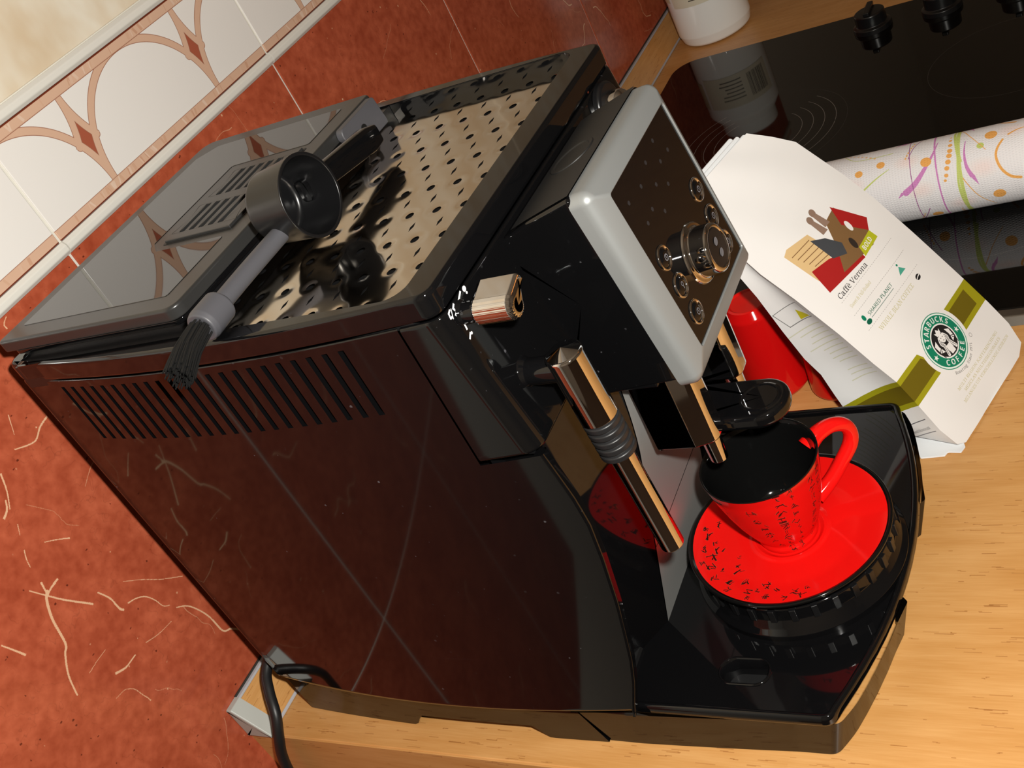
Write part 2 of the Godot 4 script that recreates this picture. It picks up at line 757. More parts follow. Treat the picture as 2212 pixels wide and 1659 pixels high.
# veins of the tile left of the machine: width, then points in mm from the tile's lower left corner
const VEINS := [
	[2.0, 93.9, 246.9, 89.5, 243.3, 83.9, 232.4, 79.3, 215.6, 74.6, 211.0, 67.2, 200.5, 62.5, 187.3],
	[1.6, 103.2, 246.4, 95.9, 245.9, 91.2, 244.2],
	[1.5, 94.4, 253.5, 91.9, 244.9],
	[1.3, 108.2, 216.9, 97.4, 233.7, 91.5, 244.6, 85.8, 255.8],
	[1.6, 119.9, 197.2, 118.3, 200.7, 118.4, 209.9, 115.1, 219.7],
	[0.9, 124.7, 197.7, 130.8, 195.1, 136.4, 190.2, 139.6, 182.8, 141.1, 175.3, 144.8, 171.6],
	[1.4, 170.9, 113.8, 166.7, 120.0, 161.2, 124.7, 160.5, 139.8, 157.9, 150.7, 153.7, 160.0, 147.0, 166.5],
	[1.4, 58.5, 231.3, 55.8, 239.3, 52.8, 247.5],
	[1.6, 87.8, 174.7, 94.4, 171.3, 99.1, 170.8, 105.6, 170.7],
	[1.6, 104.4, 296.8, 109.6, 299.3, 112.9, 303.9],
	[0.6, 108.2, 288.5, 104.7, 282.8],
	[0.8, 100.5, 274.9, 97.6, 269.8, 96.0, 264.6],
	[0.8, 125.8, 257.4, 119.2, 263.2, 112.4, 268.4],
	[0.5, 165.2, 176.7, 151.7, 189.2, 142.5, 199.7, 132.0, 210.0],
	[0.4, 76.9, 189.9, 87.6, 190.8, 93.8, 190.6],
	[0.5, 115.6, 169.8, 125.8, 165.7, 138.2, 163.3],
	[1.3, 167.0, 320.1, 159.0, 318.7, 151.9, 315.2, 145.9, 316.4, 137.5, 320.7],
	[1.2, 121.5, 316.9, 117.2, 307.1, 111.0, 298.1],
	[0.6, 149.1, 337.9, 143.6, 326.8],
	[1.0, 184.3, 374.1, 184.7, 377.3, 189.1, 379.7],
	[0.6, 365.7, 380.4, 373.2, 378.3],
]


func cream() -> void:
	var W := 512
	var c := Canvas.new(0, 1, 1, 1, W, Color(0.9, 0.85, 0.77))
	var a := noise(51, 0.007, 4)
	var b := noise(52, 0.02, 3)
	var data := PackedByteArray()
	data.resize(W * W * 3)
	for y in W:
		for x in W:
			var s := a.get_noise_2d(x, y) * 0.12 + b.get_noise_2d(x, y) * 0.05
			var at := (y * W + x) * 3
			data[at] = clampi(int((0.90 + s * 0.5) * 255.0), 0, 255)
			data[at + 1] = clampi(int((0.845 + s * 0.85) * 255.0), 0, 255)
			data[at + 2] = clampi(int((0.755 + s * 1.2) * 255.0), 0, 255)
	c.im.set_data(W, W, false, Image.FORMAT_RGB8, data)
	var m := mat("cream_tile", Color(1, 1, 1), 0.12)
	m.albedo_texture = c.texture()


# the printed frieze tile, 250 x 73 mm: two bands, interlaced arches and dark lozenges
func border() -> void:
	var c := Canvas.new(0, 73, 250, 73, 12.0, Color(0.93, 0.915, 0.9))
	var rim := Color(0.85, 0.70, 0.60)
	var line := Color(0.62, 0.42, 0.34)
	var lo := 7.0
	var hi := 66.0
	var H := hi - lo
	var R := 62.5
	for k in [0, 1]:
		var xk: float = 62.5 + 125.0 * k
		# lozenge between the legs of the arches
		var left := []
		var right := []
		for i in 41:
			var y := lo + H * i / 40.0
			var t := y - lo
			var dlow := R - sqrt(maxf(0.0, R * R - t * t))
			var u := hi - y
			var dhigh := R - sqrt(maxf(0.0, R * R - u * u))
			var d := minf(dlow, dhigh) * 1.0
			left.append(Vector2(xk - d, y))
			right.push_front(Vector2(xk + d, y))
		c.poly(left + right, Color(0.66, 0.36, 0.27))
	for pass_ in 2:
		var w := 5.6 if pass_ == 0 else 4.8
		var col := line if pass_ == 0 else rim
		for k in [-1, 0, 1, 2]:
			var cx: float = 125.0 * k
			c.arc(Vector2(cx, lo - 1.0), R, 0.0, PI, w, col, 90)
			c.arc(Vector2(cx, hi + 1.0), R, -0.02, -0.56, w, col, 24)
			c.arc(Vector2(cx, hi + 1.0), R, -PI + 0.56, -PI + 0.02, w, col, 24)
	c.rect(0, 0, 250, lo, line)
	c.rect(0, hi, 250, 73, line)
	c.rect(0, 0, 250, lo - 0.35, rim)
	c.rect(0, hi + 0.35, 250, 73, rim)
	# the bands are printed like pale marble
	var rng := RandomNumberGenerator.new()
	rng.seed = 5
	for i in 90:
		var x := rng.randf() * 250
		var y0 := 1.2 if i % 2 else hi + 0.8
		var col := rim.lerp(Color(0.92, 0.84, 0.78) if rng.randf() < 0.6 else Color(0.76, 0.56, 0.45), rng.randf() * 0.6)
		var l := rng.randf_range(1.0, 5.0)
		c.stroke([Vector2(x, y0 + 0.4), Vector2(x + rng.randf_range(-2.0, 2.0), y0 + 4.9)], l * 0.5, col)
	c.rect(0, 0, 250, 1.0, Color(0.45, 0.2, 0.13))
	c.rect(0, 72.0, 250, 73, Color(0.45, 0.2, 0.13))
	c.half()
	var m := mat("frieze", Color(1, 1, 1), 0.13)
	m.albedo_texture = c.texture()


static func uv_by(m: MB, f) -> MB:
	for i in m.v.size():
		m.uv[i] = f.call(m.v[i])
	return m


# ------------------------------------------------------------------ room, wall tiles
func room() -> void:
	struct("wall_back", box(-1.4, 2.3, -0.88, 1.66, -0.12, -0.0012), M.grout)
	struct("wall_left", box(-1.5, -1.4, -0.88, 1.66, -0.12, 2.7), M.plaster)
	struct("wall_right", box(2.3, 2.4, -0.88, 1.66, -0.12, 2.7), M.plaster)
	struct("wall_front", box(-1.5, 2.4, -0.88, 1.66, 2.7, 2.8), M.plaster)
	struct("ceiling", box(-1.5, 2.4, 1.66, 1.76, -0.12, 2.8), M.plaster)
	struct("floor", box(-1.5, 2.4, -0.98, -0.88, -0.12, 2.8), M.floor_wood)
	var wall := get_node("wall_back") as Node3D
	var gap := 0.0022
	var w := 0.25 - gap
	var rows := [
		["red_tile", -0.4370, -0.0585, 0.0], ["red_tile", -0.0565, 0.3236, 0.0], ["frieze_tile", 0.3327, 0.4060, 0.0],
		["cream_tile", 0.4158, 0.7948, 0.0], ["cream_tile", 0.7968, 1.1758, 0.0],
	]
	var meshes := {}
	for r in rows:
		var h: float = r[2] - r[1]
		for i in range(-3, 5):
			var which := "frieze" if r[0] == "frieze_tile" else "cream_tile" if r[0] == "cream_tile" else ("marble0" if i == -1 else "marble1")
			var key := which + str(h)
			if not meshes.has(key):
				var t := slab(rpath([Vector2(0, 0), Vector2(w, 0), Vector2(w, h), Vector2(0, h)], 0.0006, true, 2), -0.007, 0.0, 0.0, 0.0006, Transform3D(), 2, 2)
				uv_by(t, func(p): return Vector2(p.x / w, 1.0 - p.y / h))
				meshes[key] = t.commit(M[which])
			var o := MeshInstance3D.new()
			o.name = r[0]
			o.mesh = meshes[key]
			o.position = Vector3(0.1238 + 0.25 * i + gap * 0.5, r[1], 0)
			if which == "marble1" and i % 2 == 0:   # turned end for end, so that neighbours differ
				o.rotation.z = PI
				o.position += Vector3(w, h, 0)
			wall.add_child(o, true)
	# glazed bead strips above and below the frieze
	for y in [0.3240, 0.4064]:
		var h := 0.0086
		var prof := rpath([Vector2(-0.004, 0), Vector2(0.0008, 0.0), Vector2(0.0030, h * 0.28), Vector2(0.0030, h * 0.72), Vector2(0.0008, h), Vector2(-0.004, h)], [0.0, 0.0, 0.002, 0.002, 0.0, 0.0], true, 4)
		var m: MB = slab(prof, 0.0, 0.249, 0.0, 0.0, Transform3D(Basis(Vector3(0, 0, 1), Vector3(0, 1, 0), Vector3(-1, 0, 0)), Vector3(0.249, 0, 0)))
		var mesh := m.commit(M.white_glaze)
		for i in range(-3, 5):
			var o := MeshInstance3D.new()
			o.name = "bead_strip"
			o.mesh = mesh
			o.position = Vector3(0.1238 + 0.25 * i + 0.0005, y, 0)
			wall.add_child(o, true)
	# a dim warm ceiling lamp elsewhere in the kitchen
	var lamp := thing("ceiling_lamp", "small round warm glowing ceiling lamp above the kitchen", "lamp", Vector3(0.9, 1.6, 1.5))
	part(lamp, "mount", lathe(rpath([Vector2(0, 0.06), Vector2(0.05, 0.06), Vector2(0.05, 0.035), Vector2(0, 0.035)], 0.0, false), 24), M.plaster, true)
	var mount := lamp.get_node("mount") as Node3D
	mount.transform = Transform3D()
	var globe := part(lamp, "glowing_globe", lathe(arc_profile(0.04), 24), M.lamp_glow, true)
	globe.transform = Transform3D()
	var l := OmniLight3D.new()
	l.name = "ceiling_lamp_light"
	l.position = Vector3(0.9, 1.6, 1.5)
	l.light_color = Color(1.0, 0.62, 0.28)
	l.light_energy = 0.05
	l.light_size = 0.04
	l.omni_range = 8.0
	l.omni_attenuation = 2.0
	l.shadow_enabled = true
	add_child(l)


static func arc_profile(r: float, n := 16) -> Array:
	var P := PackedVector2Array()
	var N := PackedVector2Array()
	for i in n + 1:
		var a := -PI * 0.5 + PI * i / n
		P.append(Vector2.from_angle(a) * r)
		N.append(Vector2.from_angle(a))
	return [P, N]


# ------------------------------------------------------------------ worktop
func worktop() -> void:
	var T := thing("worktop", "beech laminate worktop running along the red tiled wall", "worktop", Vector3(0.65, 0, 0.6))
	var top := slab(rpath([Vector2(0.0004, -0.04), Vector2(1.35, -0.04), Vector2(1.35, 0), Vector2(0.0004, 0)], [0.0, 0.0, 0.0, 0.001], true, 3), 0.0, 1.25)
	uv_by(top, func(p): return Vector2(p.x - p.y, p.z))
	part(T, "top_board", top, M.beech)
	var edge := box(-0.0006, 0.0004, -0.04, -0.0006, 0.0, 1.25)
	uv_by(edge, func(p): return Vector2(p.y, p.z))
	part(T, "edge_band", edge, M.beech_edge)
	var C := thing("base_cabinet", "brown wooden base cabinet under the left end of the worktop", "cabinet", Vector3(0.65, -0.88, 0.6))
	var body := box(0.004, 1.34, -0.78, -0.0402, 0.002, 1.2)
	uv_by(body, func(p): return Vector2(p.z + p.x, p.y))
	part(C, "body", body, M.beech_edge)
	part(C, "plinth", box(0.03, 1.32, -0.88, -0.78, 0.01, 1.16), M.black_matt)
	# the sloping joint strip between worktop and wall
	var U := thing("upstand_strip", "narrow beech joint strip with pale grey edges where worktop meets wall", "trim strip", Vector3(0.65, 0, 0.01))
	var along := Transform3D(Basis(Vector3(0, 0, 1), Vector3(0, 1, 0), Vector3(-1, 0, 0)), Vector3.ZERO)   # profile (z, y), drawn along -x
	var f := slab(rpath([Vector2(0.0005, 0.0005), Vector2(0.0205, 0.0005), Vector2(0.0212, 0.0022), Vector2(0.0042, 0.0262), Vector2(0.0005, 0.0262)], 0.0), -1.34, -0.009, 0.0, 0.0, along)
	uv_by(f, func(p): return Vector2(p.y * 1.5, p.x))
	part(U, "wood_face", f, M.beech)
	part(U, "edge_seal", slab(rpath([Vector2(0.0005, 0.0262), Vector2(0.0044, 0.0262), Vector2(0.0038, 0.0280), Vector2(0.0005, 0.0280)], 0.0004, true, 2), -1.34, -0.009, 0.0, 0.0, along), M.grey_gasket)
	part(U, "edge_seal", slab(rpath([Vector2(0.0205, 0.0004), Vector2(0.0228, 0.0004), Vector2(0.0226, 0.0020), Vector2(0.0212, 0.0030)], 0.0005, true, 2), -1.34, -0.009, 0.0, 0.0, along), M.grey_gasket)
	part(U, "wall_seal", slab(rpath([Vector2(0.0001, 0.0262), Vector2(0.0014, 0.0280), Vector2(0.0012, 0.0292), Vector2(0.0001, 0.0292)], 0.0), -1.34, -0.009, 0.0, 0.0, along), M.dark_gasket)
	part(U, "end_cap", slab(rpath([Vector2(0.0002, 0.0002), Vector2(0.0240, 0.0002), Vector2(0.0240, 0.0022), Vector2(0.0045, 0.0285), Vector2(0.0002, 0.0285)], [0.0, 0.0005, 0.001, 0.001, 0.0], true, 3), -0.0092, 0.0025, 0.0, 0.0012, along), M.grey_cap)


# ------------------------------------------------------------------ the coffee machine
const XC := 0.1286

static func xs(z: float) -> float:
	return 0.0085 + 0.5 * (z - 0.2) * (z - 0.2)

static func xb(z: float) -> float:
	return 0.0177 + (0.29 if z < 0.19 else 0.13) * (z - 0.19) * (z - 0.19)

static func front_edge(y: float) -> float:
	var t := [[0.030, 0.3095], [0.0424, 0.3137], [0.0619, 0.3215], [0.0813, 0.3277], [0.1015, 0.3325], [0.1233, 0.3374], [0.1558, 0.3430], [0.1782, 0.3458], [0.1959, 0.3455], [0.2260, 0.3425]]
	for i in t.size() - 1:
		if y <= t[i + 1][0]:
			return lerpf(t[i][1], t[i + 1][1], (y - t[i][0]) / (t[i + 1][0] - t[i][0]))
	return 0.3425

static func plate_z(y: float) -> float:
	return 0.3100 + 0.24 * (y - 0.033) if y < 0.15 else 0.33808 + 0.24 * 0.035 * (1.0 - exp(-(y - 0.15) / 0.035))

static func shell_z(y: float) -> float:
	return 0.3335 + (0.3035 - y) * 0.122


# plan outline of the housing, from the back left round the front: Vector2(x, z) and normals; half: left side only
static func plan(z0: float, z1: float, zf: float, rc: float, rb: float) -> Array:
	var P := []
	var N := []
	var steps := 22
	if rb > 0.0:
		for s in 6:
			var d := Vector2.from_angle(-PI * 0.5 - PI * 0.5 * s / 5.0)
			P.append(Vector2(xs(z0 + rb) + rb, z0 + rb) + d * rb)
			N.append(d)
		z0 += rb
	for s in steps + 1:
		var z := lerpf(z0, z1, float(s) / steps)
		P.append(Vector2(xs(z), z))
		N.append(Vector2(-1.0, (z - 0.2)).normalized())
	if rc > 0.0:
		var c := Vector2(xs(z1) + rc, zf - rc)
		for s in 7:
			var d := Vector2.from_angle(PI - PI * 0.5 * s / 6.0)
			P.append(c + d * rc)
			N.append(d)
	return [P, N]


func skin(rows: Array, pl: Array, skip = null) -> MB:   # rows: [y, inset, ny]
	var m := MB.new()
	var P: Array = pl[0]
	var N: Array = pl[1]
	var gp := []
	var gn := []
	for r in rows:
		var a := PackedVector3Array()
		var b := PackedVector3Array()
		var w := sqrt(maxf(0.0, 1.0 - r[2] * r[2]))
		for i in P.size():
			var q: Vector2 = P[i] - N[i] * r[1]
			a.append(Vector3(q.x, r[0], q.y))
			b.append(Vector3(N[i].x * w, r[2], N[i].y * w))
		gp.append(a)
		gn.append(b)
	if skip == null:
		m.grid(gp, gn)
		return m
	for r in rows.size():
		for i in P.size():
			m.add(gp[r][i], gn[r][i])
	for r in rows.size() - 1:
		for i in P.size() - 1:
			if skip.call(0.5 * (rows[r][0] + rows[r + 1][0]), 0.5 * (P[i].y + P[i + 1].y)):
				continue
			var a := r * P.size() + i
			m.tri(a, a + 1, a + P.size() + 1)
			m.tri(a, a + P.size() + 1, a + P.size())
	return m


func both(parent: Node3D, called: String, mb: MB, mat_: Material) -> void:
	part(parent, called, mb, mat_)
	part(parent, called, mb.copy().mirror_x(XC), mat_)


func machine() -> void:
	var A := thing("coffee_machine", "glossy black bean to cup coffee machine with silver framed control head", "coffee machine", Vector3(XC, 0, 0.22))
	housing(A)
	lid(A)
	cup_warmer(A)
	head(A)
	alcove(A)
	drip_tray(A)
	wand(A)


func housing(A: Node3D) -> void:
	# side panels with a row of upright vent slots
	var z_first := 0.0778
	var pitch := 0.00914
	var half_w := 0.00165
	var y_lo := 0.2610
	var y_hi := 0.2985
	var P := []
	var N := []
	for s in 6:
		var d := Vector2.from_angle(-PI * 0.5 - PI * 0.5 * s / 5.0)
		P.append(Vector2(xs(0.044) + 0.005, 0.044) + d * 0.005)
		N.append(d)
	var zz := [0.05, 0.058, 0.066]
	for i in 23:
		var zc := z_first + pitch * i
		zz.append(zc - half_w)
		zz.append(zc + half_w)
	zz.append(0.288)
	zz.append(0.300)
	zz.append(0.3112)
	for z in zz:
		P.append(Vector2(xs(z), z))
		N.append(Vector2(-1.0, z - 0.2).normalized())
	var in_slot := func(y, z):
		if y < y_lo or y > y_hi:
			return false
		var k := roundf((z - z_first) / pitch)
		return k >= 0 and k <= 22 and absf(z - z_first - k * pitch) < half_w
	var rows := [[0.0370, 0.004, -0.9], [0.0375, 0.0018, -0.7], [0.0395, 0.0003, -0.3], [0.042, 0, 0]]
	for y in [0.08, 0.12, 0.16, 0.20, 0.235, y_lo, y_hi, 0.3018]:
		rows.append([y, 0, 0])
	rows.append([0.3025, 0.0003, 0.5])
	rows.append([0.3028, 0.0010, 1.0])
	var side := skin(rows, [P, N], in_slot)
	# its front edge below the seam
	var low := MB.new()
	var gp := []
	var gn := []
	for i in 34:
		var y := lerpf(0.0340, 0.2236, i / 33.0)
		var zf := front_edge(y)
		var a := PackedVector3Array()
		var b := PackedVector3Array()
		for s in 5:
			var z := lerpf(0.3112, zf - 0.0015, s / 4.0)
			a.append(Vector3(xs(z), y, z))
			b.append(Vector3(-1, 0, z - 0.2).normalized())
		var x0 := xs(zf - 0.0015)
		for s in 5:
			var d := Vector2.from_angle(PI - PI * 0.5 * (s + 1) / 5.0)
			a.append(Vector3(x0 + 0.0015 + d.x * 0.0015, y, zf - 0.0015 + d.y * 0.0015))
			b.append(Vector3(d.x, 0, d.y))
		a.append(Vector3(x0 + 0.005, y, zf))
		b.append(Vector3(0, 0, 1))
		a.append(Vector3(x0 + 0.0055, y, zf - 0.0005))
		b.append(Vector3(0.7, 0, 0.7))
		a.append(Vector3(x0 + 0.0055, y, zf - 0.002))
		b.append(Vector3(1, 0, 0))
		a.append(Vector3(x0 + 0.0055, y, zf - 0.07))
		b.append(Vector3(1, 0, 0))
		gp.append(a)
		gn.append(b)
	low.grid(gp, gn)
	side.join(low)
	both(A, "side_panel", side, M.black_dusty)
	for i in 23:
		var zc := z_first + pitch * i
		for sgn in [1, -1]:
			var m := MB.new()
			var dx := 0.0045
			var p := []
			for c in [[y_lo, zc - half_w], [y_lo, zc + half_w], [y_hi, zc + half_w], [y_hi, zc - half_w]]:
				p.append(Vector3(xs(c[1]), c[0], c[1]))
			var q := []
			for k in 4:
				q.append(p[k] + Vector3(dx, 0.0012 if k < 2 else -0.0012, 0))
			m.face([p[0], p[1], q[1], q[0]], Vector3(-0.3, 1, 0).normalized())
			m.face([p[1], p[2], q[2], q[1]], Vector3(0, 0, -1))
			m.face([p[2], p[3], q[3], q[2]], Vector3(-0.3, -1, 0).normalized())
			m.face([p[3], p[0], q[0], q[3]], Vector3(0, 0, 1))
			m.face(q, Vector3(-1, 0, 0))
			if sgn < 0:
				m.mirror_x(XC)
			part(A, "vent_slot", m, M.black_gloss)
	# back
	part(A, "back_panel", box(xs(0.044) + 0.004, 2.0 * XC - xs(0.044) - 0.004, 0.037, 0.3028, 0.0392, 0.043), M.black_satin)
	# front shell above the alcove
	var fs := MB.new()
	gp = []
	gn = []
	var ys := [[0.2245, 0.004, -1.0], [0.2248, 0.0018, -0.8], [0.2256, 0.0006, -0.45], [0.2270, 0.0, 0.1]]
	for i in 10:
		ys.append([lerpf(0.2290, 0.3005, i / 9.0), 0.0, 0.12])
	ys.append([0.3018, 0.0003, 0.5])
	ys.append([0.3026, 0.0015, 1.0])
	for r in ys:
		var zf: float = shell_z(r[0])
		var a := PackedVector3Array()
		var b := PackedVector3Array()
		var w := sqrt(maxf(0.0, 1.0 - r[2] * r[2]))
		var pp := []
		var nn := []
		for s in 4:
			var z := lerpf(0.3122, zf - 0.009, s / 3.0)
			pp.append(Vector2(xs(z), z))
			nn.append(Vector2(-1.0, z - 0.2).normalized())
		var c := Vector2(xs(zf - 0.009) + 0.009, zf - 0.009)
		for s in 8:
			var d := Vector2.from_angle(PI - PI * 0.5 * s / 7.0 - 0.0)
			pp.append(c + d * 0.009)
			nn.append(d)
		for s in pp.size():
			var q: Vector2 = pp[s] - nn[s] * r[1]
			a.append(Vector3(q.x, r[0], q.y))
			b.append(Vector3(nn[s].x * w, r[2], nn[s].y * w).normalized())
		for s in range(pp.size() - 1, -1, -1):
			var q: Vector2 = pp[s] - nn[s] * r[1]
			a.append(Vector3(2.0 * XC - q.x, r[0], q.y))
			b.append(Vector3(-nn[s].x * w, r[2], nn[s].y * w).normalized())
		gp.append(a)
		gn.append(b)
	fs.grid(gp, gn)
	part(A, "front_shell", fs, M.black_dusty)
	part(A, "alcove_ceiling", box(0.02, 2.0 * XC - 0.02, 0.2238, 0.2246, 0.25, 0.338), M.black_satin)
	# rim round the top
	var outer := top_loop(0.0)
	var inner_ := top_hole()
	var m := MB.new()
	gp = []
	gn = []
	for r in [[0.3036, 0.0012, -0.8], [0.3042, 0.0002, -0.3], [0.3055, 0.0, 0.0], [0.3128, 0.0, 0.0], [0.3142, 0.0004, 0.45], [0.3150, 0.0014, 0.85], [0.3152, 0.0024, 1.0]]:
		var a := PackedVector3Array()
		var b := PackedVector3Array()
		var w := sqrt(maxf(0.0, 1.0 - r[2] * r[2]))
		for i in outer[0].size():
			var q: Vector2 = outer[0][i] - outer[1][i] * r[1]
			a.append(Vector3(q.x, r[0], q.y))
			b.append(Vector3(outer[1][i].x * w, r[2], outer[1][i].y * w))
		gp.append(a)
		gn.append(b)
	for r in [[0.3152, -0.0012, 1.0], [0.3148, -0.0003, 0.7], [0.3140, 0.0, 0.0], [0.3060, 0.0, 0.0]]:
		var a := PackedVector3Array()
		var b := PackedVector3Array()
		var w := sqrt(maxf(0.0, 1.0 - r[2] * r[2]))
		for i in outer[0].size():
			var q: Vector2 = inner_[0][i] - inner_[1][i] * r[1]
			a.append(Vector3(q.x, r[0], q.y))
			b.append(Vector3(inner_[1][i].x * w, r[2], inner_[1][i].y * w))
		gp.append(a)
		gn.append(b)
	m.grid(gp, gn)
	part(A, "top_rim", m, M.black_gloss)
	part(A, "rear_deck", box(0.0175, 2.0 * XC - 0.0175, 0.300, 0.3142, 0.05, 0.186), M.black_satin)
	# plinth under the housing, with a low recess to grip it
	var pl := MB.new()
	gp = []
	gn = []
	var zs := []
	for i in 61:
		zs.append(lerpf(0.0435, 0.2790, i / 60.0))
	for k in 2:
		var a := PackedVector3Array()
		var b := PackedVector3Array()
		for z in zs:
			var yb := 0.0006
			var d := minf(z - 0.1395, 0.2405 - z)
			if d > 0.0:
				yb = minf(0.0115, d * 1.3)
			var lean = 0.012 * (z - 0.26) / 0.019 if z > 0.26 else 0.0
			a.append(Vector3(xb(z), yb if k == 0 else 0.0372, z - (lean if k == 1 else 0.0)))
			b.append(Vector3(-1.0, 0.0, 0.58 * (z - 0.19)).normalized())
		gp.append(a)
		gn.append(b)
	pl.grid(gp, gn)
	for i in zs.size() - 1:
		var p0: Vector3 = gp[0][i]
		var p1: Vector3 = gp[0][i + 1]
		pl.face([p0, p1, p1 + Vector3(0.012, 0, 0), p0 + Vector3(0.012, 0, 0)], Vector3.DOWN)
	pl.face([Vector3(xb(0.0435), 0.0006, 0.0435), Vector3(0.1, 0.0006, 0.0435), Vector3(0.1, 0.0372, 0.0435), Vector3(xb(0.0435), 0.0372, 0.0435)], Vector3(0, 0, -1))
	both(A, "plinth_side", pl, M.black_gloss)
	part(A, "underside", box(0.035, 2.0 * XC - 0.035, 0.0008, 0.036, 0.046, 0.30), M.black_matt)
	# printed marks beside the steam knob
	mark_line(A, [Vector2(0.0357, 0.3028), Vector2(0.0320, 0.3012), Vector2(0.0290, 0.2985), Vector2(0.0268, 0.2945), Vector2(0.0258, 0.2905)], 0.0010)
	mark_line(A, [Vector2(0.0250, 0.3020), Vector2(0.0228, 0.2985)], 0.0005)
	mark_line(A, [Vector2(0.0280, 0.3022), Vector2(0.0262, 0.3012), Vector2(0.0270, 0.2992), Vector2(0.0252, 0.2985)], 0.0010)
	mark_line(A, [Vector2(0.0240, 0.3022), Vector2(0.0222, 0.3016), Vector2(0.0216, 0.2996), Vector2(0.0232, 0.2994)], 0.0009)
	mark_line(A, [Vector2(0.0262, 0.2882), Vector2(0.0240, 0.2868)], 0.0009)
	for c in [[0.0388, 0.3020, 0.0013], [0.0388, 0.3000, 0.0006], [0.0268, 0.2876, 0.0007]]:
		var ring := slab(circle_path(c[2], 18), 0.0, 0.00012, 0.0, 0.0, Transform3D(Basis(), Vector3(c[0], c[1], shell_z(c[1]) + 0.00005)))
		part(A, "printed_mark", ring, M.white_print)
	# right-hand water outlet, mostly hidden behind the head
	part(A, "water_outlet", lathe(rpath([Vector2(0.0, 0.0), Vector2(0.010, 0.0), Vector2(0.0095, 0.012), Vector2(0.0, 0.016)], [0.0, 0.002, 0.005, 0.0], false), 24, aim(Vector3(0.2120, 0.288, shell_z(0.288) - 0.001), Vector3(0, 0, 1))), M.chrome)
	part(A, "outlet_cap", lathe(rpath([Vector2(0.0, 0.0), Vector2(0.0135, 0.0), Vector2(0.0135, 0.004), Vector2(0.0, 0.0045)], [0.0, 0.0, 0.002, 0.0], false), 24, aim(Vector3(0.2120, 0.290, shell_z(0.290) - 0.0008), Vector3(0, 0, 1))), M.black_satin)


func mark_line(A: Node3D, p: Array, w: float) -> void:
	var m := MB.new()
	for i in p.size() - 1:
		var a: Vector2 = p[i]
		var b: Vector2 = p[i + 1]
		var d := (b - a).normalized()
		var s := d.orthogonal() * w * 0.5
		var q := []
		for c in [a - d * w * 0.3 + s, a - d * w * 0.3 - s, b + d * w * 0.3 - s, b + d * w * 0.3 + s]:
			q.append(Vector3(c.x, c.y, shell_z(c.y) + 0.00012 + 0.00001 * i))
		m.face(q, Vector3(0, 0.12, 1).normalized())
	part(A, "printed_mark", m, M.white_print)


# outer loop of the top rim in plan, anticlockwise seen from above with z down: left side, front, right side, back
static func top_loop(inset: float) -> Array:
	var P := []
	var N := []
	var zb := 0.0392
	var zf := 0.3332
	var r := 0.006
	var rf := 0.008
	for s in 21:
		var z := lerpf(zb + r, zf - rf, s / 20.0)
		P.append(Vector2(xs(z) + inset, z))
		N.append(Vector2(-1.0, z - 0.2).normalized())
	for s in 6:
		var d := Vector2.from_angle(PI - PI * 0.5 * (s + 1) / 6.0)
		P.append(Vector2(xs(zf - rf) + rf, zf - rf) + d * rf)
		N.append(d)
	for s in range(5, -1, -1):
		var d := Vector2.from_angle(PI - PI * 0.5 * (s + 1) / 6.0)
		var q := Vector2(xs(zf - rf) + rf, zf - rf) + d * rf
		P.append(Vector2(2.0 * XC - q.x, q.y))
		N.append(Vector2(-d.x, d.y))
	for s in range(20, -1, -1):
		var z := lerpf(zb + r, zf - rf, s / 20.0)
		P.append(Vector2(2.0 * XC - xs(z), z))
		N.append(Vector2(1.0, z - 0.2).normalized())
	for s in 6:
		var d := Vector2.from_angle(-PI * 0.5 * (s + 1) / 6.0)
		var q := Vector2(-xs(zb + r) - r, zb + r) + d * r
		P.append(Vector2(2.0 * XC + q.x, q.y))
		N.append(d)
	for s in range(5, -1, -1):
		var d := Vector2.from_angle(-PI * 0.5 * (s + 1) / 6.0)
		var q := Vector2(-xs(zb + r) - r, zb + r) + d * r
		P.append(Vector2(-q.x, q.y))
		N.append(Vector2(-d.x, d.y))
	P.append(P[0])
	N.append(N[0])
	return [P, N]


# the opening in it, with as many points; normals point into the opening
static func top_hole() -> Array:
	var P := []
	var N := []
	var x0 := 0.0172
	var zb := 0.0500
	var zf := 0.3185
	var r := 0.004
	var rf := 0.012
	for s in 21:
		P.append(Vector2(x0, lerpf(zb + r, zf - rf, s / 20.0)))
		N.append(Vector2(1, 0))
	for s in 6:
		var d := Vector2.from_angle(PI - PI * 0.5 * (s + 1) / 6.0)
		P.append(Vector2(x0 + rf, zf - rf) + d * rf)
		N.append(-d)
	for s in range(5, -1, -1):
		var d := Vector2.from_angle(PI - PI * 0.5 * (s + 1) / 6.0)
		P.append(Vector2(2.0 * XC - x0 - rf - d.x * rf, zf - rf + d.y * rf))
		N.append(Vector2(d.x, -d.y))
	for s in range(20, -1, -1):
		P.append(Vector2(2.0 * XC - x0, lerpf(zb + r, zf - rf, s / 20.0)))
		N.append(Vector2(-1, 0))
	for s in 6:
		var d := Vector2.from_angle(-PI * 0.5 * (s + 1) / 6.0)
		P.append(Vector2(2.0 * XC - x0 - r, zb + r) + d * r)
		N.append(-d)
	for s in range(5, -1, -1):
		var d := Vector2.from_angle(-PI * 0.5 * (s + 1) / 6.0)
		P.append(Vector2(x0 + r - d.x * r, zb + r + d.y * r))
		N.append(Vector2(d.x, -d.y))
	P.append(P[0])
	N.append(N[0])
	return [P, N]


static func rect_up(x0: float, x1: float, z0: float, z1: float, r, y0: float, y1: float, b0 := 0.0, b1 := 0.0, seg := 5) -> MB:
	return slab(rpath([Vector2(x0, -z1), Vector2(x1, -z1), Vector2(x1, -z0), Vector2(x0, -z0)], r, true, seg), y0, y1, b0, b1, upright())


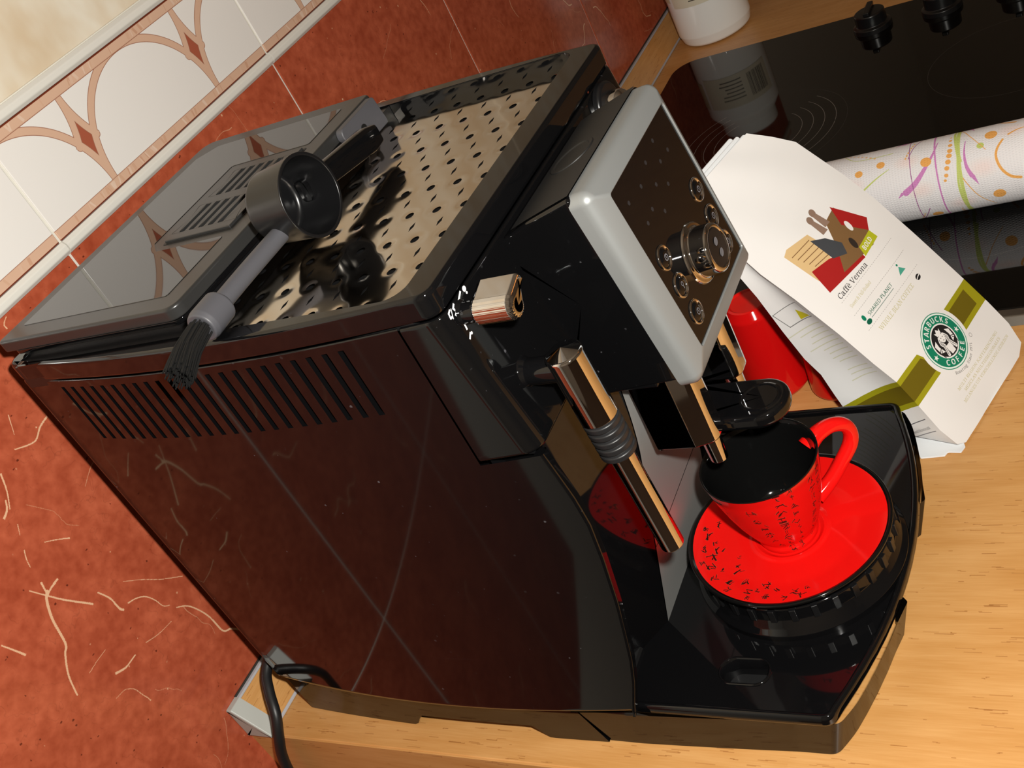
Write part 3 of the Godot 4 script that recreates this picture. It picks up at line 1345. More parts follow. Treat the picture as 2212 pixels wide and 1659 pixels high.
func lid(A: Node3D) -> void:
	var L := part(A, "lid", rect_up(0.0245, 0.2335, 0.0400, 0.1835, [0.008, 0.005, 0.010, 0.003], 0.3203, 0.3275, 0.001, 0.0018), M.lid_matt)
	part(L, "lid_rib", rect_up(0.0265, 0.2315, 0.0430, 0.1815, 0.006, 0.3168, 0.3196, 0.0004, 0.0006), M.black_gloss)
	part(L, "lid_rib", rect_up(0.0285, 0.2295, 0.0450, 0.1795, 0.006, 0.3142, 0.3204, 0.0, 0.0), M.black_satin)
	# glossy inlay, stepping round the vent pad
	var y := 0.3275
	var path := rpath([Vector2(0.0375, -0.0500), Vector2(0.0375, -0.1690), Vector2(0.0890, -0.1690), Vector2(0.0890, -0.1160), Vector2(0.0990, -0.1060), Vector2(0.1800, -0.1060), Vector2(0.1800, -0.1690), Vector2(0.2210, -0.1690), Vector2(0.2210, -0.0620), Vector2(0.2090, -0.0500)], 0.002, true, 3)
	var inlay := slab(path, y - 0.0005, y + 0.00025, 0.0, 0.0002, upright())
	part(L, "glossy_inlay", inlay, M.inlay_gloss)
	# vent pad of bars and slots
	var x0 := 0.0960
	var x1 := 0.1740
	var z0 := 0.1180
	var z1 := 0.1690
	var top := y + 0.0016
	part(L, "vent_floor", rect_up(x0 - 0.0015, x1 + 0.0015, z0 - 0.0015, z1 + 0.0015, 0.001, y - 0.0005, y + 0.0002), M.dark_gap)
	for b in [[x0, 0.1030], [0.1310, 0.1400], [0.1680, x1]]:
		part(L, "vent_bar", rect_up(b[0], b[1], z0, z1, 0.0003, y, top, 0.0, 0.0004, 2), M.lid_matt)
	for g in [[0.1030, 0.1310], [0.1400, 0.1680]]:
		for i in 6:
			var za := z0 if i == 0 else 0.1262 + 0.0076 * (i - 1) + 0.0016
			var zb := z1 if i == 5 else 0.1262 + 0.0076 * i - 0.0016
			part(L, "vent_bar", rect_up(g[0] - 0.0003, g[1] + 0.0003, za, zb, 0.0, y, top, 0.0, 0.0004, 2), M.lid_matt)
	# grey catch on the front of the lid
	var f := Transform3D(Basis(), Vector3(0, 0, 0.1838))
	var br := slab(rpath([Vector2(0.2000, 0.3085), Vector2(0.2300, 0.3085), Vector2(0.2275, 0.3270), Vector2(0.1880, 0.3270), Vector2(0.1860, 0.3200), Vector2(0.1960, 0.3170)], [0.004, 0.002, 0.002, 0.003, 0.004, 0.003], true, 4), 0.0, 0.0045, 0.0, 0.0008, f)
	part(L, "catch", br, M.grey_plastic)
	part(L, "catch_hole", slab(circle_path(0.0028, 20, Vector2(0.2065, 0.3172)), 0.0, 0.0003, 0.0, 0.0, Transform3D(Basis(), Vector3(0, 0, 0.1884))), M.dark_gap)


func cup_warmer(A: Node3D) -> void:
	var x0 := 0.0172
	var x1 := 2.0 * XC - 0.0172
	var cx := 9
	var cz := 8
	var px := (x1 - x0) / cx
	var pz := 0.0165
	var zf := 0.3180
	var yp := 0.3080
	var m := MB.new()
	var holes := []
	for k in cz:
		for i in cx:
			var c := Vector2(x0 + px * (i + 0.5), zf - 0.0125 - pz * k)
			if c.y < 0.188:
				continue
			holes.append(c)
			var gp := []
			var gn := []
			for r in 7:
				var a := PackedVector3Array()
				var b := PackedVector3Array()
				for s in 25:
					var ang := TAU * (s % 24) / 24.0 + PI / 4
					var d := Vector2.from_angle(ang)
					var hole := Vector2(d.x * 0.0026, d.y * 0.0023)
					var far := d / maxf(absf(d.x) / (px * 0.5), absf(d.y) / (pz * 0.5))
					var e := hole.lerp(far, pow(r / 6.0, 1.4))
					a.append(dimple(c, e, yp))
					var dx := dimple(c, e + Vector2(0.0001, 0), yp) - dimple(c, e - Vector2(0.0001, 0), yp)
					var dz := dimple(c, e + Vector2(0, 0.0001), yp) - dimple(c, e - Vector2(0, 0.0001), yp)
					b.append(dz.cross(dx).normalized())
				gp.append(a)
				gn.append(b)
			m.grid(gp, gn)
	# the margin in front and behind
	for z in [[zf - 0.0125 + pz * 0.5, 0.3185], [0.183, zf - 0.0125 - pz * 7.5]]:
		if z[1] > z[0] + 0.0001:
			m.face([Vector3(x0, yp, z[0]), Vector3(x1, yp, z[0]), Vector3(x1, yp, z[1]), Vector3(x0, yp, z[1])], Vector3.UP)
	part(A, "cup_warmer_plate", m, M.steel_mirror)
	part(A, "warmer_well", box(x0, x1, 0.3005, 0.3035, 0.18, 0.3188), M.dark_gap)


static func dimple(c: Vector2, e: Vector2, yp: float) -> Vector3:
	var d := e.length()
	return Vector3(c.x + e.x, yp - 0.00030 * exp(-pow(d / 0.0040, 2)), c.y + e.y)


func head(A: Node3D) -> void:
	# black housing of the head
	var along := Transform3D(Basis(Vector3(0, 0, 1), Vector3(0, 1, 0), Vector3(-1, 0, 0)), Vector3.ZERO)   # profile (z, y), drawn along -x
	var prof := rpath([Vector2(0.325, 0.2030), Vector2(0.3862, 0.2095), Vector2(0.3735, 0.3120), Vector2(0.3480, 0.3045), Vector2(0.325, 0.2960)], [0.0, 0.003, 0.002, 0.01, 0.0], true, 4)
	var H := part(A, "control_head", slab(prof, -0.1780, -0.0782, 0.002, 0.002, along), M.black_dusty)
	part(H, "head_core", box(0.0785, 0.1777, 0.2065, 0.2975, 0.325, 0.3735, 0.001), M.black_gloss)
	# matt top sheet with a round embossed badge
	var topm := MB.new()
	var gp := []
	var gn := []
	for k in [[0.3385, 0.30145], [0.3480, 0.30470], [0.3600, 0.30830], [0.3725, 0.31195]]:
		var a := PackedVector3Array()
		var b := PackedVector3Array()
		for x in [0.0805, 0.1, 0.13, 0.16, 0.1757]:
			a.append(Vector3(x, k[1] + 0.0004, k[0]))
			b.append(Vector3(0, 0.958, -0.287))
		gp.append(a)
		gn.append(b)
	topm.grid(gp, gn)
	part(H, "matt_top", topm, M.black_matt)
	var bt := aim(Vector3(0.1285, 0.3063, 0.3540), Vector3(0, 0.958, -0.287))
	part(H, "round_badge", lathe(rpath([Vector2(0.0, 0.0006), Vector2(0.0098, 0.0006), Vector2(0.0105, 0.0011), Vector2(0.0124, 0.0011), Vector2(0.0128, 0.0)], [0.0, 0.0003, 0.0003, 0.0004, 0.0], false), 40, bt), M.black_matt)
	# silver frame
	var F := Transform3D(Basis(Vector3(1, 0, 0), Vector3(0, 0.992204, -0.124625), Vector3(0, 0.124625, 0.992204)), Vector3(0, 0.3125, 0.381))
	var o := rpath([Vector2(0.0777, -0.1080), Vector2(0.1785, -0.1080), Vector2(0.1785, 0.0), Vector2(0.0777, 0.0)], 0.0055, true, 6)
	var i_ := rpath([Vector2(0.0890, -0.0942), Vector2(0.1670, -0.0942), Vector2(0.1670, -0.0090), Vector2(0.0890, -0.0090)], 0.0012, true, 6)
	var m := MB.new()
	gp = []
	gn = []
	for r in [[0.0020, -0.0100, -0.9], [0.0, -0.0092, 0.0], [0.0, -0.0040, 0.0], [0.00020, -0.0020, 0.20], [0.0010, -0.0004, 0.55], [0.0024, 0.0009, 0.78], [0.0042, 0.0020, 0.88]]:
		var w := sqrt(1.0 - r[2] * r[2])
		var a := PackedVector3Array()
		var b := PackedVector3Array()
		for k in o[0].size():
			var q: Vector2 = o[0][k] - o[1][k] * r[0]
			a.append(Vector3(q.x, q.y, r[1]))
			b.append(Vector3(o[1][k].x * w, o[1][k].y * w, r[2]))
		gp.append(a)
		gn.append(b)
	for r in [[-0.0008, 0.0050, 0.95], [-0.0003, 0.0049, 0.5], [0.0, 0.0042, -0.2], [0.0, 0.0020, 0.0]]:
		var w: float = sqrt(1.0 - r[2] * r[2]) * (1.0 if r[1] > 0.00495 else -1.0)
		var a := PackedVector3Array()
		var b := PackedVector3Array()
		for k in i_[0].size():
			var q: Vector2 = i_[0][k] - i_[1][k] * r[0]
			a.append(Vector3(q.x, q.y, r[1]))
			b.append(Vector3(i_[1][k].x * w, i_[1][k].y * w, r[2]))
		gp.append(a)
		gn.append(b)
	m.grid(gp, gn)
	part(H, "silver_frame", m.xform(F), M.silver_paint)
	var pane := slab(rpath([Vector2(0.0888, -0.0944), Vector2(0.1672, -0.0944), Vector2(0.1672, -0.0088), Vector2(0.0888, -0.0088)], 0.0010, true, 3), 0.0010, 0.0041, 0.0, 0.0003, F)
	part(H, "glossy_pane", pane, M.black_gloss)
	# push buttons in chrome rings
	var spots := [[0.1005, 0.0514], [0.1005, 0.0672], [0.1005, 0.0828], [0.1560, 0.0514], [0.1560, 0.0672], [0.1560, 0.0828]]
	for k in spots.size():
		var c := F * Transform3D(Basis(Vector3(1, 0, 0), Vector3(0, 0, -1), Vector3(0, 1, 0)).inverse(), Vector3(spots[k][0], -spots[k][1], 0.0040))
		var bt2 := Transform3D(Basis(F.basis.x, F.basis.z, -F.basis.y), F * Vector3(spots[k][0], -spots[k][1], 0.0040))
		var btn := part(H, "push_button", lathe(rpath([Vector2(0.0, 0.0013), Vector2(0.0030, 0.0012), Vector2(0.0047, 0.0004), Vector2(0.0047, -0.0004)], [0.0, 0.003, 0.0006, 0.0], false), 28, bt2), M.black_gloss)
		part(btn, "chrome_ring", lathe(rpath([Vector2(0.0062, -0.0002), Vector2(0.0061, 0.0008), Vector2(0.0053, 0.0010), Vector2(0.0048, 0.0002)], [0.0, 0.0005, 0.0004, 0.0], false), 36, bt2), M.chrome)
		var ic := MB.new()
		var z := 0.0054
		var cx: float = spots[k][0]
		var cy: float = -spots[k][1]
		var ring := circle_path(0.0017 if k != 1 else 0.0011, 20, Vector2(cx, cy + (0.0006 if k == 1 else 0.0)))
		var hole := circle_path(0.0012 if k != 1 else 0.0007, 20, Vector2(cx, cy + (0.0006 if k == 1 else 0.0)))
		ic.grid([lift(ring[0], z), lift(hole[0], z)], [ups(21), ups(21)])
		if k == 1:
			ic.face([Vector3(cx - 0.0003, cy - 0.002, z), Vector3(cx + 0.0003, cy - 0.002, z), Vector3(cx + 0.0003, cy - 0.0004, z), Vector3(cx - 0.0003, cy - 0.0004, z)], Vector3(0, 0, 1))
		else:
			ic.face([Vector3(cx - 0.0002, cy - 0.0007, z), Vector3(cx + 0.0002, cy - 0.0007, z), Vector3(cx + 0.0002, cy + 0.0012, z), Vector3(cx - 0.0002, cy + 0.0012, z)], Vector3(0, 0, 1))
		part(btn, "icon", ic.xform(F), M.grey_print)
	# rotary knob
	var kt := Transform3D(Basis(F.basis.x, F.basis.z, -F.basis.y), F * Vector3(0.1280, -0.0690, 0.0040))
	var knob := part(H, "rotary_knob", lathe(rpath([Vector2(0.0152, 0.0), Vector2(0.0146, 0.0012), Vector2(0.0122, 0.0016), Vector2(0.0118, 0.0108), Vector2(0.0098, 0.0112), Vector2(0.0094, 0.0106)], [0.0, 0.001, 0.0012, 0.0018, 0.0006, 0.0], false, 6), 56, kt), M.chrome)
	part(knob, "dark_face", lathe(rpath([Vector2(0.0, 0.0110), Vector2(0.0092, 0.0108), Vector2(0.0096, 0.0104)], [0.0, 0.001, 0.0], false), 40, kt), M.black_satin)
	for s in [1, -1]:
		for side in [1, -1]:
			var b := PackedVector2Array()
			for k in 13:
				var ang := PI * k / 12.0
				var q := Vector2(cos(ang) * 0.0022, sin(ang) * 0.00145 * side + 0.00016 * side).rotated(0.45)
				b.append(q + Vector2(0.1280, -0.0690 + 0.0031 * s))
			var mb := MB.new()
			flat(mb, b, 0.0152, 1.0)
			part(knob, "bean_mark", mb.xform(F), M.grey_print)
	# faint indicator icons behind the pane
	for q in [[0.143, 0.0150], [0.128, 0.0175], [0.1145, 0.0215], [0.140, 0.0245], [0.1265, 0.0285], [0.099, 0.0200], [0.113, 0.0330], [0.136, 0.0345], [0.104, 0.0345], [0.151, 0.0250], [0.1215, 0.0400]]:
		part(H, "indicator_icon", slab(circle_path(0.0011, 8, Vector2(q[0], -q[1])), 0.0041, 0.00415, 0.0, 0.0, F), M.faint)
	# chrome steam knob, pointed like a drop, on the front shell
	var kc := Vector2(0.0306, 0.2955)
	var prof2 := []
	for k in 17:
		var ang := deg_to_rad(35.0 + 62.0) + deg_to_rad(236.0) * k / 16.0
		prof2.append(kc + Vector2.from_angle(ang) * 0.0060)
	prof2.append(kc + Vector2.from_angle(deg_to_rad(35.0)) * 0.0165)
	var rr := []
	for k in 17:
		rr.append(0.02)
	rr.append(0.0016)
	var K := part(A, "steam_knob", slab(rpath(prof2, rr, true, 3), 0.3415, 0.3615, 0.0012, 0.0030, Transform3D(), 3, 5), M.chrome)
	part(K, "stem", lathe(rpath([Vector2(0.0062, 0.0), Vector2(0.0050, 0.0015), Vector2(0.0044, 0.009)], [0.0, 0.001, 0.0], false), 24, aim(Vector3(kc.x, kc.y, 0.3338), Vector3(0, 0, 1))), M.black_gloss)


static func lift(p: PackedVector2Array, z: float) -> PackedVector3Array:
	var o := PackedVector3Array()
	for q in p:
		o.append(Vector3(q.x, q.y, z))
	return o

static func ups(n_: int) -> PackedVector3Array:
	var o := PackedVector3Array()
	for k in n_:
		o.append(Vector3(0, 0, 1))
	return o


func wand(A: Node3D) -> void:
	var top := Vector3(0.0412, 0.2605, 0.362)
	var end := Vector3(0.0473, 0.1345, 0.362)
	var d := end - top
	var t := aim(top, -d, Vector3(0, 0, 1))
	var L := d.length()
	# heights run down the wand: local y is up, so y = -distance
	var W := part(A, "steam_wand", lathe(flip(rpath([Vector2(0.0, -0.0035), Vector2(0.0088, -0.0008), Vector2(0.0090, 0.037), Vector2(0.0070, 0.0385)], [0.0, 0.0016, 0.0005, 0.0], false, 6)), 40, t), M.chrome)
	part(W, "pivot_arm", lathe(rpath([Vector2(0.0085, 0.0), Vector2(0.0070, 0.002), Vector2(0.0062, 0.004), Vector2(0.0062, 0.024)], [0.0, 0.001, 0.002, 0.0], false), 28, aim(Vector3(0.0412, 0.2530, 0.3375), Vector3(0, 0, 1))), M.black_gloss)
	var grip := []
	grip.append(Vector2(0.0070, 0.0375))
	for k in 5:
		var s := 0.0378 + 0.0046 * k
		grip.append(Vector2(0.0072, s))
		grip.append(Vector2(0.0090, s + 0.0008))
		grip.append(Vector2(0.0090, s + 0.0036))
		grip.append(Vector2(0.0072, s + 0.0044))
	grip.append(Vector2(0.0058, 0.0612))
	var gr := []
	for k in grip.size():
		gr.append(0.0009)
	part(W, "ribbed_grip", lathe(flip(rpath(grip, gr, false, 4)), 40, t), M.rubber)
	part(W, "tube", lathe(flip(rpath([Vector2(0.0060, 0.058), Vector2(0.0060, L), Vector2(0.0044, L + 0.0004), Vector2(0.0040, L - 0.004), Vector2(0.0, L - 0.004)], [0.0, 0.0008, 0.0003, 0.0, 0.0], false, 4)), 40, t), M.chrome)


static func flip(path: Array) -> Array:   # measured downwards
	var P := PackedVector2Array()
	var N := PackedVector2Array()
	for q in path[0]:
		P.append(Vector2(q.x, -q.y))
	for q in path[1]:
		N.append(Vector2(q.x, -q.y))
	return [P, N]


func alcove(A: Node3D) -> void:
	# satin steel back plate in two pieces, leaning forward, wider below
	var split := 0.0905
	for k in 2:
		var m := MB.new()
		var gp := []
		for i in 15:
			var y := lerpf(0.0300 if k == 0 else split + 0.0004, split - 0.0004 if k == 0 else 0.2060, i / 14.0)
			var xl := 0.0802 + 0.08 * (y - 0.033)
			var a := PackedVector3Array()
			for s in 9:
				a.append(Vector3(lerpf(xl, 2.0 * XC - xl, s / 8.0), y, plate_z(y)))
			gp.append(a)
		m.grid(gp, null, null, false, -1.0)
		part(A, "steel_back_plate", m, M.steel_satin)
	# glossy black bays beside it
	var b := MB.new()
	var g2 := []
	for i in 24:
		var y := lerpf(0.0300, 0.2240, i / 23.0)
		var xl := 0.0800 + 0.08 * (y - 0.033)
		var a := PackedVector3Array()
		for s in 6:
			var t := s / 5.0
			a.append(Vector3(lerpf(xl, 0.0180, t), y, plate_z(y) - 0.0005 - 0.0300 * t))
		g2.append(a)
	b.grid(g2, null, null, false, 1.0)
	both(A, "bay_panel", b, M.black_gloss)
	part(A, "plate_backing", box(0.0790, 2.0 * XC - 0.0790, 0.031, 0.223, 0.296, 0.3075), M.dark_gap)
	# coffee outlet: two chrome spouts with a black tongue between them
	var yb := 0.1530
	for s in [1, -1]:
		var px := [Vector2(0.0940, -0.3500), Vector2(0.0940, -0.3640), Vector2(0.0960, -0.3700)]
		var prof := rpath([Vector2(0.0930, -0.3480), Vector2(0.0930, -0.3690), Vector2(0.0968, -0.3800), Vector2(0.1090, -0.3800), Vector2(0.1128, -0.3760), Vector2(0.1128, -0.3480)], [0.0, 0.002, 0.006, 0.006, 0.002, 0.0], true, 6)
		var m := slab(prof, yb + 0.0005, 0.2060, 0.0012, 0.0, upright())
		if s < 0:
			m.mirror_x(XC)
		var sp := part(A, "coffee_spout", m, M.chrome)
		var nx := 0.1045 if s > 0 else 2.0 * XC - 0.1045
		part(sp, "nozzle", lathe(rpath([Vector2(0.0, 0.1440), Vector2(0.0034, 0.1440), Vector2(0.0036, 0.1360), Vector2(0.0048, 0.1358), Vector2(0.0052, 0.1545)], [0.0, 0.0, 0.0004, 0.0006, 0.0], false, 4), 28, Transform3D(Basis(), Vector3(nx, 0, 0.3722))), M.chrome)
	var tg := slab(rpath([Vector2(0.1126, -0.3500), Vector2(0.1126, -0.4085), Vector2(0.1446, -0.4085), Vector2(0.1446, -0.3500)], [0.0, 0.0150, 0.0150, 0.0], true, 14), 0.1440, 0.1535, 0.0042, 0.0030, upright(), 3, 6)
	var T := part(A, "spout_tongue", tg, M.black_gloss)
	part(T, "finger_dish", lathe(rpath([Vector2(0.0, 0.1524), Vector2(0.0080, 0.1530), Vector2(0.0098, 0.1541), Vector2(0.0112, 0.1535)], [0.0, 0.006, 0.0010, 0.0], false, 5), 40, Transform3D(Basis(Vector3(1, 0, 0), Vector3(0, 1, 0), Vector3(0, 0, 1)), Vector3(XC, 0, 0.3940))), M.black_gloss)


static func rail(path: Array, rings: Array) -> MB:   # path in (x, -z); rings of [inset, height, upward share of the normal, turn]
	var m := MB.new()
	var gp := []
	var gn := []
	for r in rings:
		var a := PackedVector3Array()
		var b := PackedVector3Array()
		var w: float = sqrt(maxf(0.0, 1.0 - r[2] * r[2])) * (r[3] if r.size() > 3 else 1.0)
		for i in path[0].size():
			var q: Vector2 = path[0][i] - path[1][i] * r[0]
			a.append(Vector3(q.x, r[1], -q.y))
			b.append(Vector3(path[1][i].x * w, r[2], -path[1][i].y * w))
		gp.append(a)
		gn.append(b)
	m.grid(gp, gn)
	return m


func drip_tray(A: Node3D) -> void:
	var xm := 0.1370
	var bow := func(x): return 0.4410 - 1.88 * (x - xm) * (x - xm)
	var pts := [Vector2(0.0205, -0.2920), Vector2(0.0205, -0.4165)]
	var rad := [0.0, 0.0075]
	for i in 19:
		var x := lerpf(0.0300, 0.2440, i / 18.0)
		pts.append(Vector2(x, -bow.call(x)))
		rad.append(0.06)
	pts.append(Vector2(0.2535, -0.4165))
	rad.append(0.0075)
	pts.append(Vector2(0.2535, -0.2920))
	rad.append(0.0)
	var path := rpath(pts, rad, false, 5)
	var T := part(A, "drip_tray_rim", rail(path, [[0.0030, 0.0284, -1.0], [0.0014, 0.0284, -0.9], [0.0003, 0.0292, -0.5], [0.0, 0.0305, 0.0], [0.0, 0.0330, 0.0], [0.0004, 0.0344, 0.45], [0.0013, 0.0353, 0.85], [0.0023, 0.0355, 1.0], [0.0033, 0.0352, 0.85, -1.0], [0.0040, 0.0343, 0.45, -1.0], [0.0042, 0.0335, 0.0, -1.0], [0.0042, 0.0322, 0.0, -1.0]]), M.black_gloss)
	# floor with a long rounded opening for the float
	var edge := PackedVector2Array()
	for i in path[0].size():
		var q: Vector2 = path[0][i] - path[1][i] * 0.0040
		if edge.is_empty() or q.distance_to(edge[edge.size() - 1]) > 1e-4:
			edge.append(q)
	for i in edge.size():
		if i == 0 or i == edge.size() - 1:
			edge[i] = Vector2(edge[i].x, -0.2700)
	var slot := rpath([Vector2(0.0400, -0.3785), Vector2(0.0565, -0.3785), Vector2(0.0565, -0.3505), Vector2(0.0400, -0.3505)], 0.0080, true, 8)
	var hole := PackedVector2Array()
	for i in slot[0].size() - 1:
		if hole.is_empty() or slot[0][i].distance_to(hole[hole.size() - 1]) > 1e-5:
			hole.append(slot[0][i])
	var fl := MB.new()
	flat(fl, bridged(edge, hole), 0.0328, 1.0)
	part(A, "drip_tray_floor", fl.xform(upright()), M.black_gloss)
	var lip := rail(slot, [[-0.0010, 0.0328, 1.0, -1.0], [-0.0006, 0.0336, 0.7, 1.0], [0.0, 0.0338, 1.0, 1.0], [0.0006, 0.0333, 0.5, -1.0], [0.0008, 0.0200, 0.0, -1.0]])
	part(A, "float_opening", lip, M.black_gloss)
	part(A, "float_well", rect_up(0.037, 0.060, 0.347, 0.382, 0.004, 0.0185, 0.0200), M.dark_gap)
	# body of the tray below the rim
	var bpts := [Vector2(0.0200, -0.2796)]
	var brad := [0.0]
	for z in [0.300, 0.320, 0.345, 0.370, 0.390]:
		bpts.append(Vector2(xb(z) + 0.0006, -z))
		brad.append(0.06)
	bpts.append(Vector2(0.0236, -0.4098))
	brad.append(0.0065)
	for x in [0.0371, 0.0500, 0.0617, 0.0760, 0.0887]:
		bpts.append(Vector2(x, -(0.4335 - 1.68 * (x - xm) * (x - xm))))
		brad.append(0.06)
	for q in [[0.1011, 0.4325], [0.1080, 0.4262], [0.1660, 0.4262], [0.1729, 0.4325]]:
		bpts.append(Vector2(q[0], -q[1]))
		brad.append(0.002)
	for x in [0.1853, 0.1980, 0.2123, 0.2240, 0.2369]:
		bpts.append(Vector2(x, -(0.4335 - 1.68 * (x - xm) * (x - xm))))
		brad.append(0.06)
	bpts.append(Vector2(0.2504, -0.4098))
	brad.append(0.0065)
	bpts.append(Vector2(0.2520, -0.2796))
	brad.append(0.0)
	var bp := rpath(bpts, brad, false, 5)
	var body := MB.new()
	var gp := []
	var gn := []
	for k in 2:
		var a := PackedVector3Array()
		var b := PackedVector3Array()
		for i in bp[0].size():
			var q: Vector2 = bp[0][i]
			var up := k * 1.0
			var grow: float = 0.0085 * clampf((-q.y - 0.33) / 0.08, 0.0, 1.0)
			var x := q.x + (-0.0012 if q.x < xm else 0.0012) * up * 0.8
			a.append(Vector3(x, 0.0006 if k == 0 else 0.0286, -q.y + grow * up * (1.0 if -q.y > 0.405 else 0.9) - (0.0090 * up if -q.y < 0.281 else 0.0)))
			b.append(Vector3(bp[1][i].x, -0.18 if bp[1][i].y < -0.5 else 0.0, -bp[1][i].y).normalized())
		gp.append(a)
		gn.append(b)
	body.grid(gp, gn)
	part(A, "drip_tray_body", body, M.black_gloss)
	part(A, "tray_underside", box(0.03, 0.245, 0.0007, 0.017, 0.285, 0.40), M.black_matt)
	# side of the housing that shows above the tray body behind the rim
	var fill := MB.new()
	fill.face([Vector3(xb(0.27) + 0.0004, 0.0280, 0.266), Vector3(xb(0.312), 0.0280, 0.316), Vector3(xs(0.31) + 0.0005, 0.0375, 0.3125), Vector3(xs(0.27) + 0.0005, 0.0375, 0.266)], Vector3.LEFT)
	both(A, "sill", fill, M.black_gloss)
	# round cup stand in the tray
	var C := Transform3D(Basis(), Vector3(XC, 0, 0.3790))
	var st := part(A, "cup_stand", lathe(rpath([Vector2(0.0, 0.0518), Vector2(0.0545, 0.0518), Vector2(0.0552, 0.0440), Vector2(0.0575, 0.0395), Vector2(0.0602, 0.0365), Vector2(0.0602, 0.0329)], [0.0, 0.0012, 0.002, 0.004, 0.0012, 0.0], false, 4), 72, C), M.black_gloss)
	for k in 30:
		var ang := TAU * k / 30.0
		var rib := box(-0.0018, 0.0018, 0.0436, 0.0522, 0.0535, 0.0566, 0.0004)
		rib.xform(Transform3D(Basis(Vector3.UP, PI * 0.5 - ang), Vector3(XC, 0, 0.3790)))
		part(st, "grate_rib", rib, M.black_satin)


# ------------------------------------------------------------------ cup and saucer
func scribble(c: Canvas, at: Vector2, size: float, rng: RandomNumberGenerator, col: Color, turn := 0.0, squeeze := 1.0) -> void:
	var put := func(p): return at + Vector2(p.x * squeeze, p.y).rotated(turn) * size
	for k in rng.randi_range(3, 6):
		var kind := rng.randi() % 4
		var y := rng.randf_range(-0.45, 0.45)
		var x := rng.randf_range(-0.35, 0.35)
		var w := size * rng.randf_range(0.10, 0.2)
		var p := []
		if kind == 0:
			p = [Vector2(-0.42, y - 0.05), Vector2(0.0, y), Vector2(0.42, y + 0.06)]
		elif kind == 1:
			p = [Vector2(x, 0.45), Vector2(x + 0.03, 0.0), Vector2(x - 0.04, -0.45)]
		elif kind == 2:
			p = [Vector2(x, y + 0.2), Vector2(x - 0.15, y - 0.05), Vector2(x - 0.35, y - 0.25)]
		else:
			p = [Vector2(x - 0.1, y + 0.1), Vector2(x + 0.12, y - 0.05), Vector2(x + 0.32, y - 0.25)]
		var q := []
		for s in p:
			q.append(put.call(s))
		c.stroke(q, w, col, w * 0.5)


